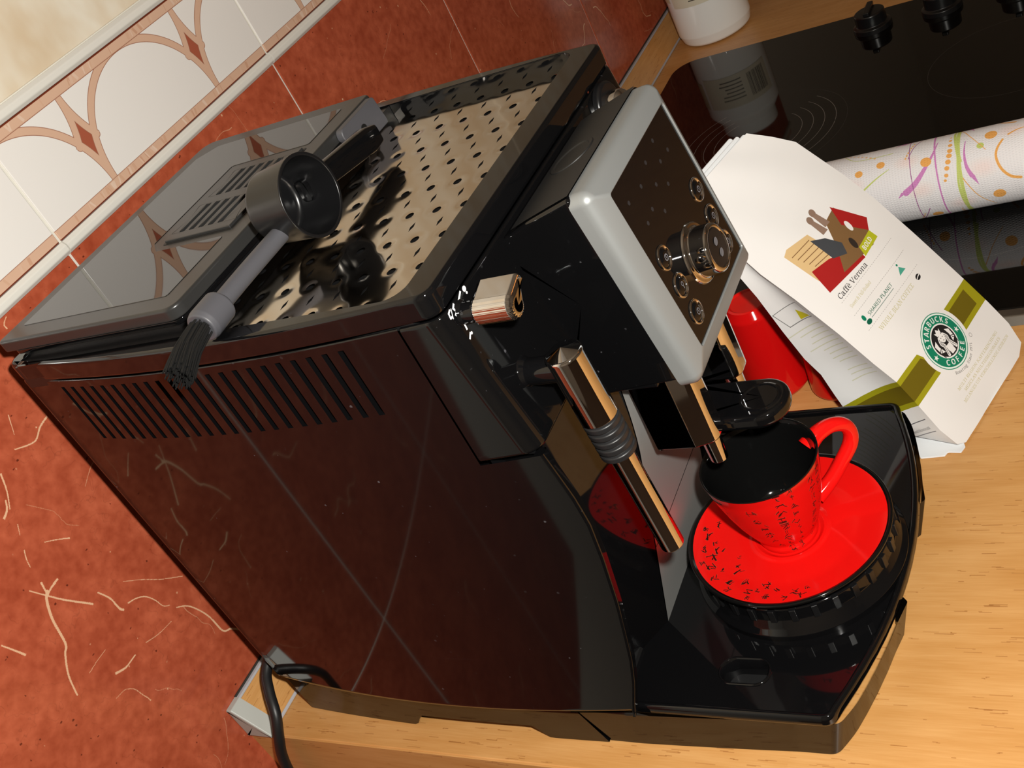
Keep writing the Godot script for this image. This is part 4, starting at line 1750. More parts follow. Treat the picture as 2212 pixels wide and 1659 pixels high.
func cup_and_saucer() -> void:
	var rng := RandomNumberGenerator.new()
	rng.seed = 21
	var red := Color(0.86, 0.075, 0.065)
	var ink := Color(0.12, 0.07, 0.06)
	var halo := Color(0.72, 0.22, 0.17)
	# saucer print, in polar form: across the angle, down the radius
	var c := Canvas.new(0, 60, 360, 60, 5.6, red)
	var lines := [[-84, 43, 4.5], [-90, 49, 3.2], [-97, 46, 5.5], [-104, 42, 3.4], [-109, 49, 4.2], [-112, 40, 5.5], [-118, 45, 7.0], [-121, 51, 3.0], [-126, 48, 5.0], [-133, 44, 3.6], [-137, 50, 4.5], [-138, 35, 3.6], [-143, 38, 5.2], [-148, 46, 4.0], [-152, 51, 3.4], [-158, 41, 5.0], [-165, 47, 4.2], [-168, 52, 3.0], [-175, 40, 5.0], [-178, 49, 4.4], [-186, 45, 5.4], [-190, 51, 3.6], [-196, 47, 4.6], [-201, 51, 4.8], [-205, 46, 3.0], [-129, 31, 2.6], [-171, 45, 3.0]]
	for l in lines:
		var a: float = fposmod(l[0], 360.0)
		for k in 2:
			var st := rng.state
			scribble(c, Vector2(a, l[1]), l[2] * (1.14 if k == 0 else 1.0), rng, halo if k == 0 else ink, 0.0, 1.35)
			if k == 0:
				rng.state = st
	var ms := mat("saucer_glaze", Color(1, 1, 1), 0.09)
	ms.albedo_texture = c.texture()
	# cup print: around the cup, down its side
	c = Canvas.new(0, 60, 360, 60, 5.6, red)
	var columns := [[182.0, 46.0, 10.0, -7.0, 6], [150.0, 54.0, 4.0, 2.0, 9], [136.0, 55.0, 5.0, 0.5, 9], [108.0, 56.0, 6.0, 1.5, 9], [96.0, 50.0, 12.0, 0.5, 6], [212.0, 50.0, 16.0, -3.0, 4]]
	for l in columns:
		var n_: int = l[4]
		for i in n_:
			var y := lerpf(l[1], l[2], float(i) / (n_ - 1))
			var a: float = l[0] + l[3] * i * 0.35 + rng.randf_range(-1.5, 1.5)
			var size := rng.randf_range(3.4, 5.6)
			for k in 2:
				var st := rng.state
				scribble(c, Vector2(a, y), size * (1.15 if k == 0 else 1.0), rng, halo if k == 0 else ink, 0.0, 2.0)
				if k == 0:
					rng.state = st
	var mc := mat("cup_glaze", Color(1, 1, 1), 0.09)
	mc.albedo_texture = c.texture()

	var S := thing("saucer", "round red saucer with black rim and inky characters on the machine's cup stand", "saucer", Vector3(0.1252, 0.0525, 0.3802))
	var sc := Transform3D(Basis(), Vector3(0.1252, 0, 0.3802))
	var top := lathe(rpath([Vector2(0.0, 0.0562), Vector2(0.0172, 0.0562), Vector2(0.0196, 0.0578), Vector2(0.0212, 0.0578), Vector2(0.0230, 0.0572), Vector2(0.0400, 0.0586), Vector2(0.0548, 0.0616)], [0.0, 0.002, 0.0012, 0.0012, 0.003, 0.05, 0.0], false, 5), 90, sc)
	for i in top.v.size():
		var r := Vector2(top.v[i].x - 0.1252, top.v[i].z - 0.3802).length()
		top.uv[i].y = clampf(1.0 - r / 0.060, 0.0, 1.0)
	part(S, "red_dish", top, ms)
	part(S, "black_rim", lathe(rpath([Vector2(0.0546, 0.0616), Vector2(0.0560, 0.0624), Vector2(0.0576, 0.0620), Vector2(0.0570, 0.0596), Vector2(0.0360, 0.0548), Vector2(0.0320, 0.0522), Vector2(0.0295, 0.0522), Vector2(0.0280, 0.0545), Vector2(0.0, 0.0548)], [0.0, 0.001, 0.0009, 0.002, 0.004, 0.0008, 0.0008, 0.002, 0.0], false, 4), 90, sc), M.black_glaze)

	var K := thing("coffee_cup", "red espresso cup with black inside and inky characters standing on its saucer", "cup", Vector3(0.1258, 0.0565, 0.3797))
	var kc := Transform3D(Basis(), Vector3(0.1258, 0, 0.3797))
	var out_ := lathe(rpath([Vector2(0.0150, 0.0566), Vector2(0.0166, 0.0566), Vector2(0.0172, 0.0590), Vector2(0.0168, 0.0622), Vector2(0.0196, 0.0668), Vector2(0.0238, 0.0768), Vector2(0.0272, 0.0880), Vector2(0.0300, 0.1000), Vector2(0.0322, 0.1122)], [0.0, 0.0008, 0.002, 0.003, 0.01, 0.06, 0.08, 0.1, 0.0], false, 4), 72, kc)
	for i in out_.v.size():
		out_.uv[i].y = clampf(1.0 - (out_.v[i].y - 0.0565) / 0.0600, 0.0, 1.0)
	part(K, "cup_body", out_, mc)
	part(K, "black_lining", lathe(rpath([Vector2(0.0322, 0.1122), Vector2(0.0324, 0.1130), Vector2(0.0316, 0.1134), Vector2(0.0300, 0.1105), Vector2(0.0272, 0.0985), Vector2(0.0236, 0.0850), Vector2(0.0180, 0.0700), Vector2(0.0, 0.0655)], [0.0, 0.0004, 0.0008, 0.01, 0.05, 0.05, 0.012, 0.0], false, 4), 72, kc), M.black_glaze)
	var dir := Vector3(0.735, 0, 0.678)
	var hp := []
	for q in [[0.0285, 0.1005], [0.0360, 0.1038], [0.0450, 0.1035], [0.0520, 0.0990], [0.0545, 0.0920], [0.0520, 0.0845], [0.0440, 0.0775], [0.0340, 0.0705], [0.0225, 0.0660]]:
		hp.append(Vector3(0.1258, q[1], 0.3797) + dir * q[0])
	part(K, "handle", tube(hp, [0.0052, 0.0044, 0.0040, 0.0040, 0.0040, 0.0040, 0.0038, 0.0038, 0.0044], 16, 6, 1.15), M.red_glaze)


# ------------------------------------------------------------------ measuring scoop with cleaning brush
func scoop() -> void:
	var S := thing("measuring_scoop", "black measuring scoop with a cleaning brush on its handle, lying on the cup warmer", "scoop", Vector3(0.097, 0.3095, 0.216))
	var t := aim(Vector3(0.0970, 0.3322, 0.2015), Vector3(0.0, 0.06, 1.0).normalized())
	part(S, "scoop_bowl", lathe(rpath([Vector2(0.0, 0.0), Vector2(0.0185, 0.0), Vector2(0.0208, 0.0275), Vector2(0.0214, 0.0280), Vector2(0.0214, 0.0292), Vector2(0.0196, 0.0292), Vector2(0.0176, 0.0022), Vector2(0.0, 0.0018)], [0.0, 0.004, 0.0, 0.0004, 0.0005, 0.0006, 0.003, 0.0], false, 4), 56, t), M.black_satin)
	# thick handle on the far side
	var hm := MB.new()
	var gp := []
	for i in 9:
		var f := i / 8.0
		var c := Vector3(lerpf(0.1120, 0.1830, f), lerpf(0.3300, 0.3215, f), lerpf(0.2120, 0.2130, f))
		var h := lerpf(0.0060, 0.0075, f) * (1.0 if i < 8 else 0.75)
		var w := lerpf(0.0032, 0.0048, f) * (1.0 if i < 8 else 0.75)
		var a := PackedVector3Array()
		for s in 17:
			var ang := TAU * (s % 16) / 16.0
			var e := Vector2(signf(cos(ang)) * pow(absf(cos(ang)), 0.5), signf(sin(ang)) * pow(absf(sin(ang)), 0.5))
			a.append(c + Vector3(0, e.y * h, e.x * w))
		gp.append(a)
	hm.grid(gp, null, null, true, -1.0)
	var cap := []
	for s in 16:
		cap.append(gp[8][s])
	hm.face(cap, Vector3.RIGHT)
	part(S, "scoop_handle", hm, M.black_gloss)
	# brush at the near end: rod, ferrule and bristles
	part(S, "brush_rod", tube([Vector3(0.0240, 0.3245, 0.2140), Vector3(0.0500, 0.3250, 0.2140), Vector3(0.0800, 0.3255, 0.2150)], 0.0046, 16, 3), M.grey_plastic)
	part(S, "ferrule", lathe(rpath([Vector2(0.0, 0.0), Vector2(0.0074, 0.0), Vector2(0.0082, 0.0030), Vector2(0.0080, 0.0165), Vector2(0.0050, 0.0190), Vector2(0.0, 0.0190)], [0.0, 0.0012, 0.003, 0.002, 0.001, 0.0], false, 4), 32, aim(Vector3(0.0080, 0.3240, 0.2148), Vector3(1.0, 0.02, -0.02))), M.grey_plastic)
	var rng := RandomNumberGenerator.new()
	rng.seed = 9
	var bm := MB.new()
	for i in 150:
		var r := sqrt(rng.randf()) * 0.0058
		var ang := rng.randf() * TAU
		var o := Vector3(0.0082, 0.3240 + sin(ang) * r * 0.9, 0.2148 + cos(ang) * r)
		var e := Vector3(-0.0230 + rng.randf_range(-0.003, 0.002), 0.3215 + sin(ang) * r * 1.05, 0.2245 + cos(ang) * r * 1.35)
		bm.join(tube([o, o.lerp(e, 0.5) + Vector3(0, 0.0006, -0.0012), e], 0.00042, 4, 2, 1.0, false))
	var br := part(S, "bristles", bm, M.bristle)
	br.set_meta("kind", "stuff")


# ------------------------------------------------------------------ hob
func hob() -> void:
	var H := thing("ceramic_hob", "black glass ceramic hob let into the worktop behind the coffee bag", "hob", Vector3(0.66, 0, 0.31))
	var x0 := 0.3740
	var x1 := 0.9480
	var z0 := 0.0475
	var z1 := 0.5650
	var c := Canvas.new(0, z1 - z0, x1 - x0, z1 - z0, 3400.0, Color(0.025, 0.025, 0.027))
	var line := Color(0.52, 0.5, 0.48)
	var zone := func(x, z): return Vector2(x - x0, z1 - z)
	for k in 4:
		var r := 0.0455 + 0.0112 * k
		for a in [[2.25, 4.05], [-0.75, 0.75]]:
			c.arc(zone.call(0.7080, 0.4050), r, -PI * 0.5 - 0.9 - 0.0, -PI * 0.5 + 0.9, 0.0005, line, 60)
			c.arc(zone.call(0.7080, 0.4050), r, PI * 0.5 - 0.9, PI * 0.5 + 0.9, 0.0005, line, 60)
	c.arc(zone.call(0.7080, 0.4050), 0.090, 0, TAU, 0.0004, line.darkened(0.6), 90)
	c.arc(zone.call(0.5150, 0.4050), 0.058, 0.3, TAU, 0.0005, line.darkened(0.55), 90)
	c.arc(zone.call(0.5150, 0.1700), 0.075, 0, TAU, 0.0005, line.darkened(0.55), 90)
	c.arc(zone.call(0.7600, 0.1700), 0.075, 0, TAU, 0.0005, line.darkened(0.6), 90)
	var m := mat("hob_print", Color(1, 1, 1), 0.035)
	m.albedo_texture = c.texture()
	var g := rect_up(x0, x1, z0, z1, [0.028, 0.028, 0.028, 0.028], 0.0005, 0.0058, 0.0, 0.0012, 8)
	uv_by(g, func(p): return Vector2((p.x - x0) / (x1 - x0), (p.z - z0) / (z1 - z0)))
	for i in g.v.size():   # the picture's top row is at large z
		g.uv[i].y = (g.v[i].z - z0) / (z1 - z0)
	var glass := part(H, "glass_plate", g, m)
	c.im.flip_y()
	m.albedo_texture = c.texture()
	part(H, "metal_trim", slab(rpath([Vector2(0.3610, 0.0003), Vector2(0.3745, 0.0003), Vector2(0.3745, 0.0052), Vector2(0.3670, 0.0046)], [0.0, 0.0, 0.0008, 0.004], true, 4), 0.05, 0.5650, 0.001, 0.001), M.metal_trim)
	for i in 4:
		var z := 0.2930 + 0.0715 * i
		var k := thing("hob_knob", ["control knob of the black hob, first in the row from the tiled wall", "control knob of the black hob, second in the row from the tiled wall", "control knob of the black hob, third in the row from the tiled wall", "control knob of the black hob, farthest in the row from the tiled wall"][i], "knob", Vector3(0.9030, 0.0058, z), Basis(), "hob control knobs")
		part(k, "knob_body", lathe(rpath([Vector2(0.0205, 0.0001), Vector2(0.0200, 0.0050), Vector2(0.0165, 0.0065), Vector2(0.0160, 0.0190), Vector2(0.0, 0.0200)], [0.0, 0.001, 0.001, 0.002, 0.0], false, 4), 36), M.black_satin, true)
		part(k, "grip_ridge", box(-0.0155, 0.0155, 0.0192, 0.0235, -0.0032, 0.0032, 0.001), M.black_satin, true)


# ------------------------------------------------------------------ kitchen roll
func kitchen_roll() -> void:
	var R := 0.0297
	var L := 0.225
	var z0 := 0.328
	var yaw := 0.0357
	var d := Vector3(sin(yaw), 0, cos(yaw))
	var side := Vector3(cos(yaw), 0, -sin(yaw))
	var base := Vector3(0.51072, R + 0.0060, 0.3) + d * (z0 - 0.3)
	var c := Canvas.new(0, 0, 186.6, L * 1000.0, 7.0, Color(0.93, 0.925, 0.935))
	var P := func(th, z): return Vector2(fposmod(360.0 - th, 360.0) / 360.0 * 186.6, -(z - z0 * 1000.0))
	var orange := Color(0.94, 0.68, 0.36)
	var mauve := Color(0.82, 0.53, 0.77)
	var green := Color(0.78, 0.83, 0.46)
	var blush := Color(0.95, 0.89, 0.88)
	for q in [[140, 352, 9], [118, 395, 8], [165, 402, 9], [150, 448, 10], [100, 470, 10], [200, 430, 9]]:
		for k in 5:
			var f: Vector2 = P.call(q[0], q[1])
			c.dot(f, q[2] * (1.0 - 0.16 * k) * 0.8, Color(0.93, 0.925, 0.935).lerp(blush, 0.2 * (k + 1)), q[2] * (1.0 - 0.16 * k) * 1.3)
	for pat in [0.0, 130.0, -95.0]:
		for q in [[122, 358.3, 3.0], [117, 448, 2.6], [196, 455.6, 4.4], [220, 408.8, 4.0], [209, 375.2, 3.2], [158, 420.9, 1.1], [151, 422.2, 1.5], [141, 423.3, 1.8], [132, 424.6, 2.0], [123, 425.7, 2.0], [115, 426.4, 1.9], [105, 426.8, 1.6], [95, 426.9, 1.2], [87, 427, 0.8]]:
			c.dot(P.call(q[0] + pat, q[1]), q[2] * 0.95, green if q[1] == 448 else orange, q[2] * 1.0)
		var pp := []
		for q in [[92, 417.9], [115, 414], [134, 407.9], [153, 399.6], [165, 391.0]]:
			pp.append(P.call(q[0] + pat, q[1]))
		c.stroke(c.curve(pp), 0.5, mauve, 5.0)
		c.poly([P.call(162 + pat, 394.5), P.call(171 + pat, 385.0), P.call(163 + pat, 388.0)], mauve)
		pp = []
		for q in [[103, 437.7], [124, 436.5], [144, 437.1], [159, 439.9]]:
			pp.append(P.call(q[0] + pat, q[1]))
		c.stroke(c.curve(pp), 0.5, mauve, 3.2)
		c.poly([P.call(158 + pat, 438.2), P.call(174 + pat, 443.7), P.call(158 + pat, 441.8)], mauve)
		pp = []
		for q in [[124, 381.5], [137, 369.6], [156, 355.1]]:
			pp.append(P.call(q[0] + pat, q[1]))
		c.stroke(c.curve(pp), 0.4, green, 1.6)
		pp = []
		for q in [[113, 432], [147, 430.5], [172, 429.7], [199, 430.9], [231, 433]]:
			pp.append(P.call(q[0] + pat, q[1]))
		c.stroke(c.curve(pp), 0.4, green, 3.0)
		pp = []
		for q in [[114, 433.5], [135, 431.6], [154, 432.5], [176, 437.3], [194, 442.1], [220, 451.4]]:
			pp.append(P.call(q[0] + pat, q[1]))
		c.stroke(c.curve(pp), 0.8, orange, 0.5)
		pp = []
		for q in [[114, 463.8], [127, 459.4], [140, 458], [157, 460.4], [170, 465.8], [175, 472.5]]:
			pp.append(P.call(q[0] + pat, q[1]))
		c.stroke(c.curve(pp), 1.5, orange, 2.2)
		pp = []
		for q in [[108, 467.2], [103, 472], [100, 477.4], [98, 488]]:
			pp.append(P.call(q[0] + pat, q[1]))
		c.stroke(c.curve(pp), 1.4, orange, 0.5)
		for q in [[[114, 396], [92, 400], [69, 405.2]], [[70, 345], [94, 356], [95, 384.5]]]:
			pp = []
			for s in q:
				pp.append(P.call(s[0] + pat, s[1]))
			c.stroke(c.curve(pp), 0.6, mauve.darkened(0.2) if q[0][0] == 114 else green, 0.7)
		for k in 7:
			c.dot(P.call(112 - 5 * k + pat, 394 + 1.0 * k), 1.1, orange.lerp(blush, 0.25), 0.7)
			c.dot(P.call(74 + 4 * k + pat, 350 + 3.4 * k), 0.9, orange.lerp(blush, 0.35), 1.0)
	var m := mat("roll_paper", Color(1, 1, 1), 0.75)
	m.albedo_texture = c.texture()
	# quilted dots pressed into the paper
	var hgt := Image.create(1024, 1024, false, Image.FORMAT_RGB8)
	for y in 1024:
		for x in 1024:
			var row := int(y / 10)
			var fx := fposmod(x + (5 if row % 2 else 0), 10.0) - 5.0
			var fy := fposmod(float(y), 10.0) - 5.0
			var r := sqrt(fx * fx + fy * fy) / 4.2
			var v := clampf(1.0 - r, 0.0, 1.0)
			v = v * v * (3.0 - 2.0 * v)
			hgt.set_pixel(x, y, Color(v, v, v))
	hgt.bump_map_to_normal_map(1.6)
	m.normal_enabled = true
	m.normal_texture = ImageTexture.create_from_image(hgt)
	m.normal_scale = 0.7
	var O := thing("kitchen_roll", "white kitchen paper roll with orange, mauve and green print lying on the hob", "kitchen roll", base - Vector3(0, R, 0))
	var t := aim(base, d, side)
	var sheet := lathe(rpath([Vector2(R, 0.0), Vector2(R, L)], 0.0, false), 96, t)
	part(O, "paper", sheet, m)
	for e in 2:
		part(O, "roll_end", lathe(rpath([Vector2(0.0120, 0.0), Vector2(R - 0.0008, 0.0), Vector2(R, 0.0)] if e == 0 else [Vector2(R, L), Vector2(R - 0.0008, L), Vector2(0.0120, L)], 0.0, false), 64, t), M.bag_white)
	part(O, "core", lathe(rpath([Vector2(0.0120, 0.0002), Vector2(0.0120, L - 0.0002)], 0.0, false), 32, t), M.cardboard)


# ------------------------------------------------------------------ two red pots
func red_pots() -> void:
	for k in 2:
		var at := Vector3(0.3255, 0, 0.3130) if k == 0 else Vector3(0.3190, 0, 0.3625)
		var h := 0.0760 if k == 0 else 0.0400
		var r := 0.0235
		var O := thing("red_pot", "glossy red glazed pot, the taller one beside the coffee spout" if k == 0 else "short glossy red pot in the shade under the leaning coffee bag", "pot", at)
		var r1 := 0.0195 if k == 0 else 0.0215
		part(O, "pot_body", lathe(rpath([Vector2(0.0, 0.0004), Vector2(r - 0.003, 0.0004), Vector2(r, 0.004), Vector2(r1, h - 0.006), Vector2(r1 - 0.004, h)], [0.0, 0.002, 0.004, 0.005, 0.0], false, 6), 56), M.red_pot, true)
		part(O, "pot_lid", lathe(rpath([Vector2(r1 - 0.0038, h), Vector2(r1 - 0.0055, h + 0.0006), Vector2(r1 - 0.007, h - 0.0006), Vector2(0.0, h - 0.0012)], [0.0, 0.0006, 0.001, 0.0], false, 4), 48), M.red_glaze, true)


# ------------------------------------------------------------------ glass jar
func jar() -> void:
	var J := thing("glass_jar", "clear glass jar with a paper label standing on the worktop beyond the hob", "jar", Vector3(1.035, 0.0005, 0.0760))
	part(J, "glass_body", lathe(rpath([Vector2(0.0, 0.0040), Vector2(0.034, 0.0), Vector2(0.043, 0.001), Vector2(0.0465, 0.014), Vector2(0.0465, 0.115), Vector2(0.036, 0.130), Vector2(0.036, 0.145), Vector2(0.0335, 0.145), Vector2(0.0335, 0.130), Vector2(0.0438, 0.114), Vector2(0.0438, 0.018), Vector2(0.038, 0.009), Vector2(0.0, 0.0100)], [0.0, 0.003, 0.006, 0.008, 0.01, 0.004, 0.001, 0.001, 0.004, 0.01, 0.006, 0.004, 0.0], false, 5), 64), M.glass, true)
	var c := Canvas.new(0, 40, 100, 40, 8.0, Color(0.88, 0.86, 0.78))
	var rng := RandomNumberGenerator.new()
	rng.seed = 3
	for i in 22:
		c.rect(8.0 + i * 1.3, 5, 8.0 + i * 1.3 + rng.randf_range(0.3, 0.9), 34, Color(0.12, 0.12, 0.12))
	for i in 6:
		c.rect(44, 6 + i * 4.6, 44 + rng.randf_range(16, 40), 7.3 + i * 4.6, Color(0.3, 0.28, 0.26))
	var m := mat("jar_label", Color(1, 1, 1), 0.6)
	m.albedo_texture = c.texture()
	var lab := lathe(rpath([Vector2(0.0468, 0.098), Vector2(0.0468, 0.055)], 0.0, false), 40, Transform3D(), 1.75, 3.75)
	part(J, "paper_label", lab, m, true)
	part(J, "paper_label", lathe(rpath([Vector2(0.0468, 0.098), Vector2(0.0468, 0.062)], 0.0, false), 30, Transform3D(), 3.85, 4.4), M.cream_label, true)


# ------------------------------------------------------------------ power cord
func power_cord() -> void:
	var m := tube([Vector3(0.060, 0.050, 0.0330), Vector3(0.040, 0.046, 0.0290), Vector3(0.0235, 0.0395, 0.0290), Vector3(0.0120, 0.0330, 0.0350), Vector3(0.0010, 0.0235, 0.0420), Vector3(-0.0070, 0.0095, 0.0400), Vector3(-0.0105, -0.0080, 0.0330), Vector3(-0.0125, -0.0330, 0.0270), Vector3(-0.0140, -0.0800, 0.0240), Vector3(-0.0150, -0.2000, 0.0300), Vector3(-0.012, -0.40, 0.03)], 0.0037, 18, 8)
	var o := MeshInstance3D.new()
	o.name = "power_cord"
	o.mesh = m.commit(M.rubber)
	add_child(o, true)
	tag(o, "black rubber power cord hanging over the left end of the worktop", "cord")


# ------------------------------------------------------------------ coffee bag
func coffee_bag() -> void:
	var B := Basis(Vector3(0.951241, 0.0, 0.308447), Vector3(0.158862, 0.857167, -0.489926), Vector3(-0.264391, 0.515038, 0.815373)).orthonormalized()
	var G := thing("coffee_bag", "white bag of whole bean coffee with green round logo and gold band, leaning back", "coffee bag", Vector3(0.2466, 0.0012, 0.4495), B)
	var white := Color(0.93, 0.93, 0.93)
	var gold := Color(0.62, 0.60, 0.10)
	var olive := Color(0.42, 0.37, 0.07)
	var pale := Color(0.78, 0.76, 0.58)
	var ink := Color(0.12, 0.12, 0.13)
	var green := Color(0.05, 0.5, 0.38)
	var red := Color(0.66, 0.13, 0.13)
	var c := Canvas.new(-40, 240, 150, 240, 8.5, white)
	c.poly([Vector2(-40, 38.5), Vector2(32, 38.5), Vector2(22, 58.5), Vector2(-40, 58.5)], gold)
	c.poly([Vector2(-40, 42), Vector2(30, 42), Vector2(22, 55), Vector2(-40, 55)], olive)
	c.poly([Vector2(60, 40.5), Vector2(110, 40.5), Vector2(110, 60.5), Vector2(60, 60.5)], gold)
	c.poly([Vector2(60, 44), Vector2(90, 44), Vector2(90, 57), Vector2(60, 57)], olive)
	var o := Vector2(45.8, 48.9)
	c.dot(o, 22.0, white)
	c.dot(o, 18.9, green)
	c.dot(o, 18.4, Color(0.9, 0.96, 0.94))
	c.dot(o, 17.3, green)
	c.dot(o, 11.6, white)
	c.dot(o, 10.6, ink)
	c.arc_text("STARBUCKS", "Droid Sans", o, 14.4, PI * 0.5, 0.285, 3.7, white, false, 700, 1.0)
	c.arc_text("COFFEE", "Droid Sans", o, 14.4, -PI * 0.5, 0.30, 3.7, white, true, 700, 1.0)
	for s in [-1, 1]:
		var star := []
		for k in 10:
			star.append(o + Vector2(14.4 * s, -2.4) + Vector2.from_angle(PI * 0.5 + TAU * k / 10.0) * (2.2 if k % 2 == 0 else 0.9))
		c.poly(star, white)
		# the emblem's figure: raised tails, hair in waves, crown, face
		c.poly([o + Vector2(9.0 * s, -3.5), o + Vector2(9.6 * s, 2.5), o + Vector2(6.4 * s, 4.6), o + Vector2(7.0 * s, 0.0), o + Vector2(5.4 * s, -5.0)], white)
		for k in 4:
			c.stroke([o + Vector2((6.0 + k) * s, -1.0 - 1.6 * k), o + Vector2((9.2 - 0.3 * k) * s, -2.6 - 1.7 * k)], 0.5, ink)
		c.stroke(c.curve([o + Vector2(2.2 * s, 3.6), o + Vector2(3.8 * s, 0.5), o + Vector2(2.9 * s, -2.5), o + Vector2(4.6 * s, -8.2)]), 2.6, white)
		c.stroke(c.curve([o + Vector2(2.9 * s, 3.0), o + Vector2(4.2 * s, 0.3), o + Vector2(3.3 * s, -2.6), o + Vector2(5.0 * s, -8.0)]), 0.35, ink)
		c.stroke(c.curve([o + Vector2(2.0 * s, 2.0), o + Vector2(3.3 * s, 0.2), o + Vector2(2.4 * s, -3.0), o + Vector2(3.6 * s, -8.6)]), 0.35, ink)
	c.poly([o + Vector2(-2.6, -3), o + Vector2(2.6, -3), o + Vector2(2.2, -9.6), o + Vector2(-2.2, -9.6)], white)
	c.dot(o + Vector2(0, 2.2), 2.5, white, 3.1)
	c.poly([o + Vector2(-2.2, 5.0), o + Vector2(-3.2, 8.2), o + Vector2(-1.5, 7.2), o + Vector2(0, 9.4), o + Vector2(1.5, 7.2), o + Vector2(3.2, 8.2), o + Vector2(2.2, 5.0)], white)
	for s in [-1, 1]:
		c.dot(o + Vector2(0.95 * s, 2.8), 0.4, ink, 0.25)
	c.stroke([o + Vector2(-0.6, 0.7), o + Vector2(0.6, 0.7)], 0.3, ink)
	c.arc(o + Vector2(20.0, -12.5), 1.3, 0, TAU, 0.25, Color(0.5, 0.5, 0.5))
	c.arc_text("Roasting Since 1971", "Droid Serif", o, 21.6, -PI * 0.46, 0.07, 1.9, Color(0.3, 0.3, 0.3), true, 400, 1.0)
	c.text("MULTI REGION KAFFEMISCHUNG", "Droid Serif", Vector2(27, 22.5), 2.0, pale, 58)
	c.text("MEZCLAS MULTIRREGIONALES", "Droid Serif", Vector2(31, 18.6), 2.0, pale, 52)
	c.text("MELANGES UIT VERSCHILLENDE GEBIEDEN", "Droid Serif", Vector2(24, 14.7), 2.0, pale, 66)
	c.text("WHOLE BEAN COFFEE", "Droid Serif", Vector2(15, 87), 3.0, pale, 45)
	for v in [116.0, 105.0, 92.0]:
		for k in 34:
			c.rect(8 + k * 2.0, v, 9.2 + k * 2.0, v + 0.25, Color(0.62, 0.62, 0.62))
	c.text("Caffè Verona", "Droid Serif", Vector2(9.5, 119.6), 3.6, ink, 34)
	c.text("Sweet & Full-Bodied", "Droid Serif", Vector2(11, 110.3), 2.4, pale, 25)
	c.text("SHARED PLANET", "Droid Sans", Vector2(17, 98.5), 2.6, green.darkened(0.3), 30)
	c.rect(17, 95.4, 46, 95.8, Color(0.4, 0.5, 0.48))
	c.dot(Vector2(12, 99.5), 1.4, green, 2.0)
	c.dot(Vector2(13.4, 95.4), 2.4, green.darkened(0.25), 1.6)
	c.poly([Vector2(57, 97), Vector2(65, 97), Vector2(61, 101.5)], Color(0.3, 0.66, 0.58))
	c.dot(Vector2(61, 103), 0.8, green)
	c.dot(Vector2(68, 87), 2.6, ink, 1.9)
	c.stroke([Vector2(65.6, 86.4), Vector2(68, 87.2), Vector2(70.4, 87.6)], 0.7, white)
	# collage of an old bridge with red fields
	c.poly([Vector2(1, 162), Vector2(6, 164), Vector2(26, 160), Vector2(30, 146), Vector2(20, 130), Vector2(7.5, 136)], Color(0.86, 0.74, 0.54))
	for k in 6:
		c.stroke([Vector2(5 + k * 2.0, 158 - k * 3.6), Vector2(24 + k, 157 - k * 3.8)], 0.5, Color(0.5, 0.37, 0.24))
	c.poly([Vector2(7.3, 126), Vector2(47, 122.3), Vector2(46, 132), Vector2(24, 140), Vector2(8.5, 143)], red)
	c.poly([Vector2(26, 127), Vector2(60, 123), Vector2(66, 131), Vector2(58, 158), Vector2(44, 156), Vector2(36, 142)], Color(0.5, 0.38, 0.24))
	c.poly([Vector2(56, 160), Vector2(73, 137), Vector2(66, 131), Vector2(52, 147)], red)
	c.dot(Vector2(56, 143), 2.2, white, 4.0)
	c.dot(Vector2(48, 134), 2.4, Color(0.2, 0.17, 0.15), 4.2)
	c.poly([Vector2(24, 156), Vector2(27, 138), Vector2(38, 133), Vector2(41, 140), Vector2(34, 150)], Color(0.27, 0.28, 0.3))
	for s in [[36, 164], [42, 166]]:
		c.dot(Vector2(s[0], s[1]), 2.7, Color(0.56, 0.46, 0.4))
		c.poly([Vector2(s[0] - 2, s[1] - 2), Vector2(s[0] + 2, s[1] - 2), Vector2(s[0] + 5, s[1] - 12), Vector2(s[0] - 1, s[1] - 12)], Color(0.58, 0.48, 0.42))
	c.poly([Vector2(47.5, 122.6), Vector2(67.5, 124), Vector2(66, 131), Vector2(49, 129.5)], Color(0.72, 0.74, 0.15))
	c.text("BOLD", "Droid Sans", Vector2(51, 126.4), 3.4, white, 11, 0.07, 700)
	# print that runs on round the side: a small boxed sketch and lines of pale text
	var d := Canvas.new(0, 240, 60, 240, 8.5, white)
	d.rect(0, 38.5, 60, 58.5, gold)
	d.rect(0, 42, 60, 55, olive)
	d.rect(6, 124, 30, 138, Color(0.5, 0.5, 0.5))
	d.rect(6.5, 124.5, 29.5, 137.5, white)
	d.poly([Vector2(7, 125), Vector2(18, 125), Vector2(14, 133)], Color(0.8, 0.76, 0.15))
	var rng := RandomNumberGenerator.new()
	rng.seed = 12
	for k in 13:
		if k != 9:
			d.rect(6, 118 - k * 4.0, 6 + rng.randf_range(20, 34), 118.8 - k * 4.0, Color(0.85, 0.85, 0.76))
	d.text("Rietveldsweg 15", "Droid Sans", Vector2(6, 22), 2.2, Color(0.4, 0.4, 0.42), 24)
	for k in 2:
		d.rect(4, 28.0 - k * 10.0, 32, 28.7 - k * 10.0, Color(0.4, 0.4, 0.42))
	var mf := mat("bag_print", Color(1, 1, 1), 0.42)
	mf.albedo_texture = c.texture()
	var mg := mat("bag_side_print", Color(1, 1, 1), 0.42)
	mg.albedo_texture = d.texture()
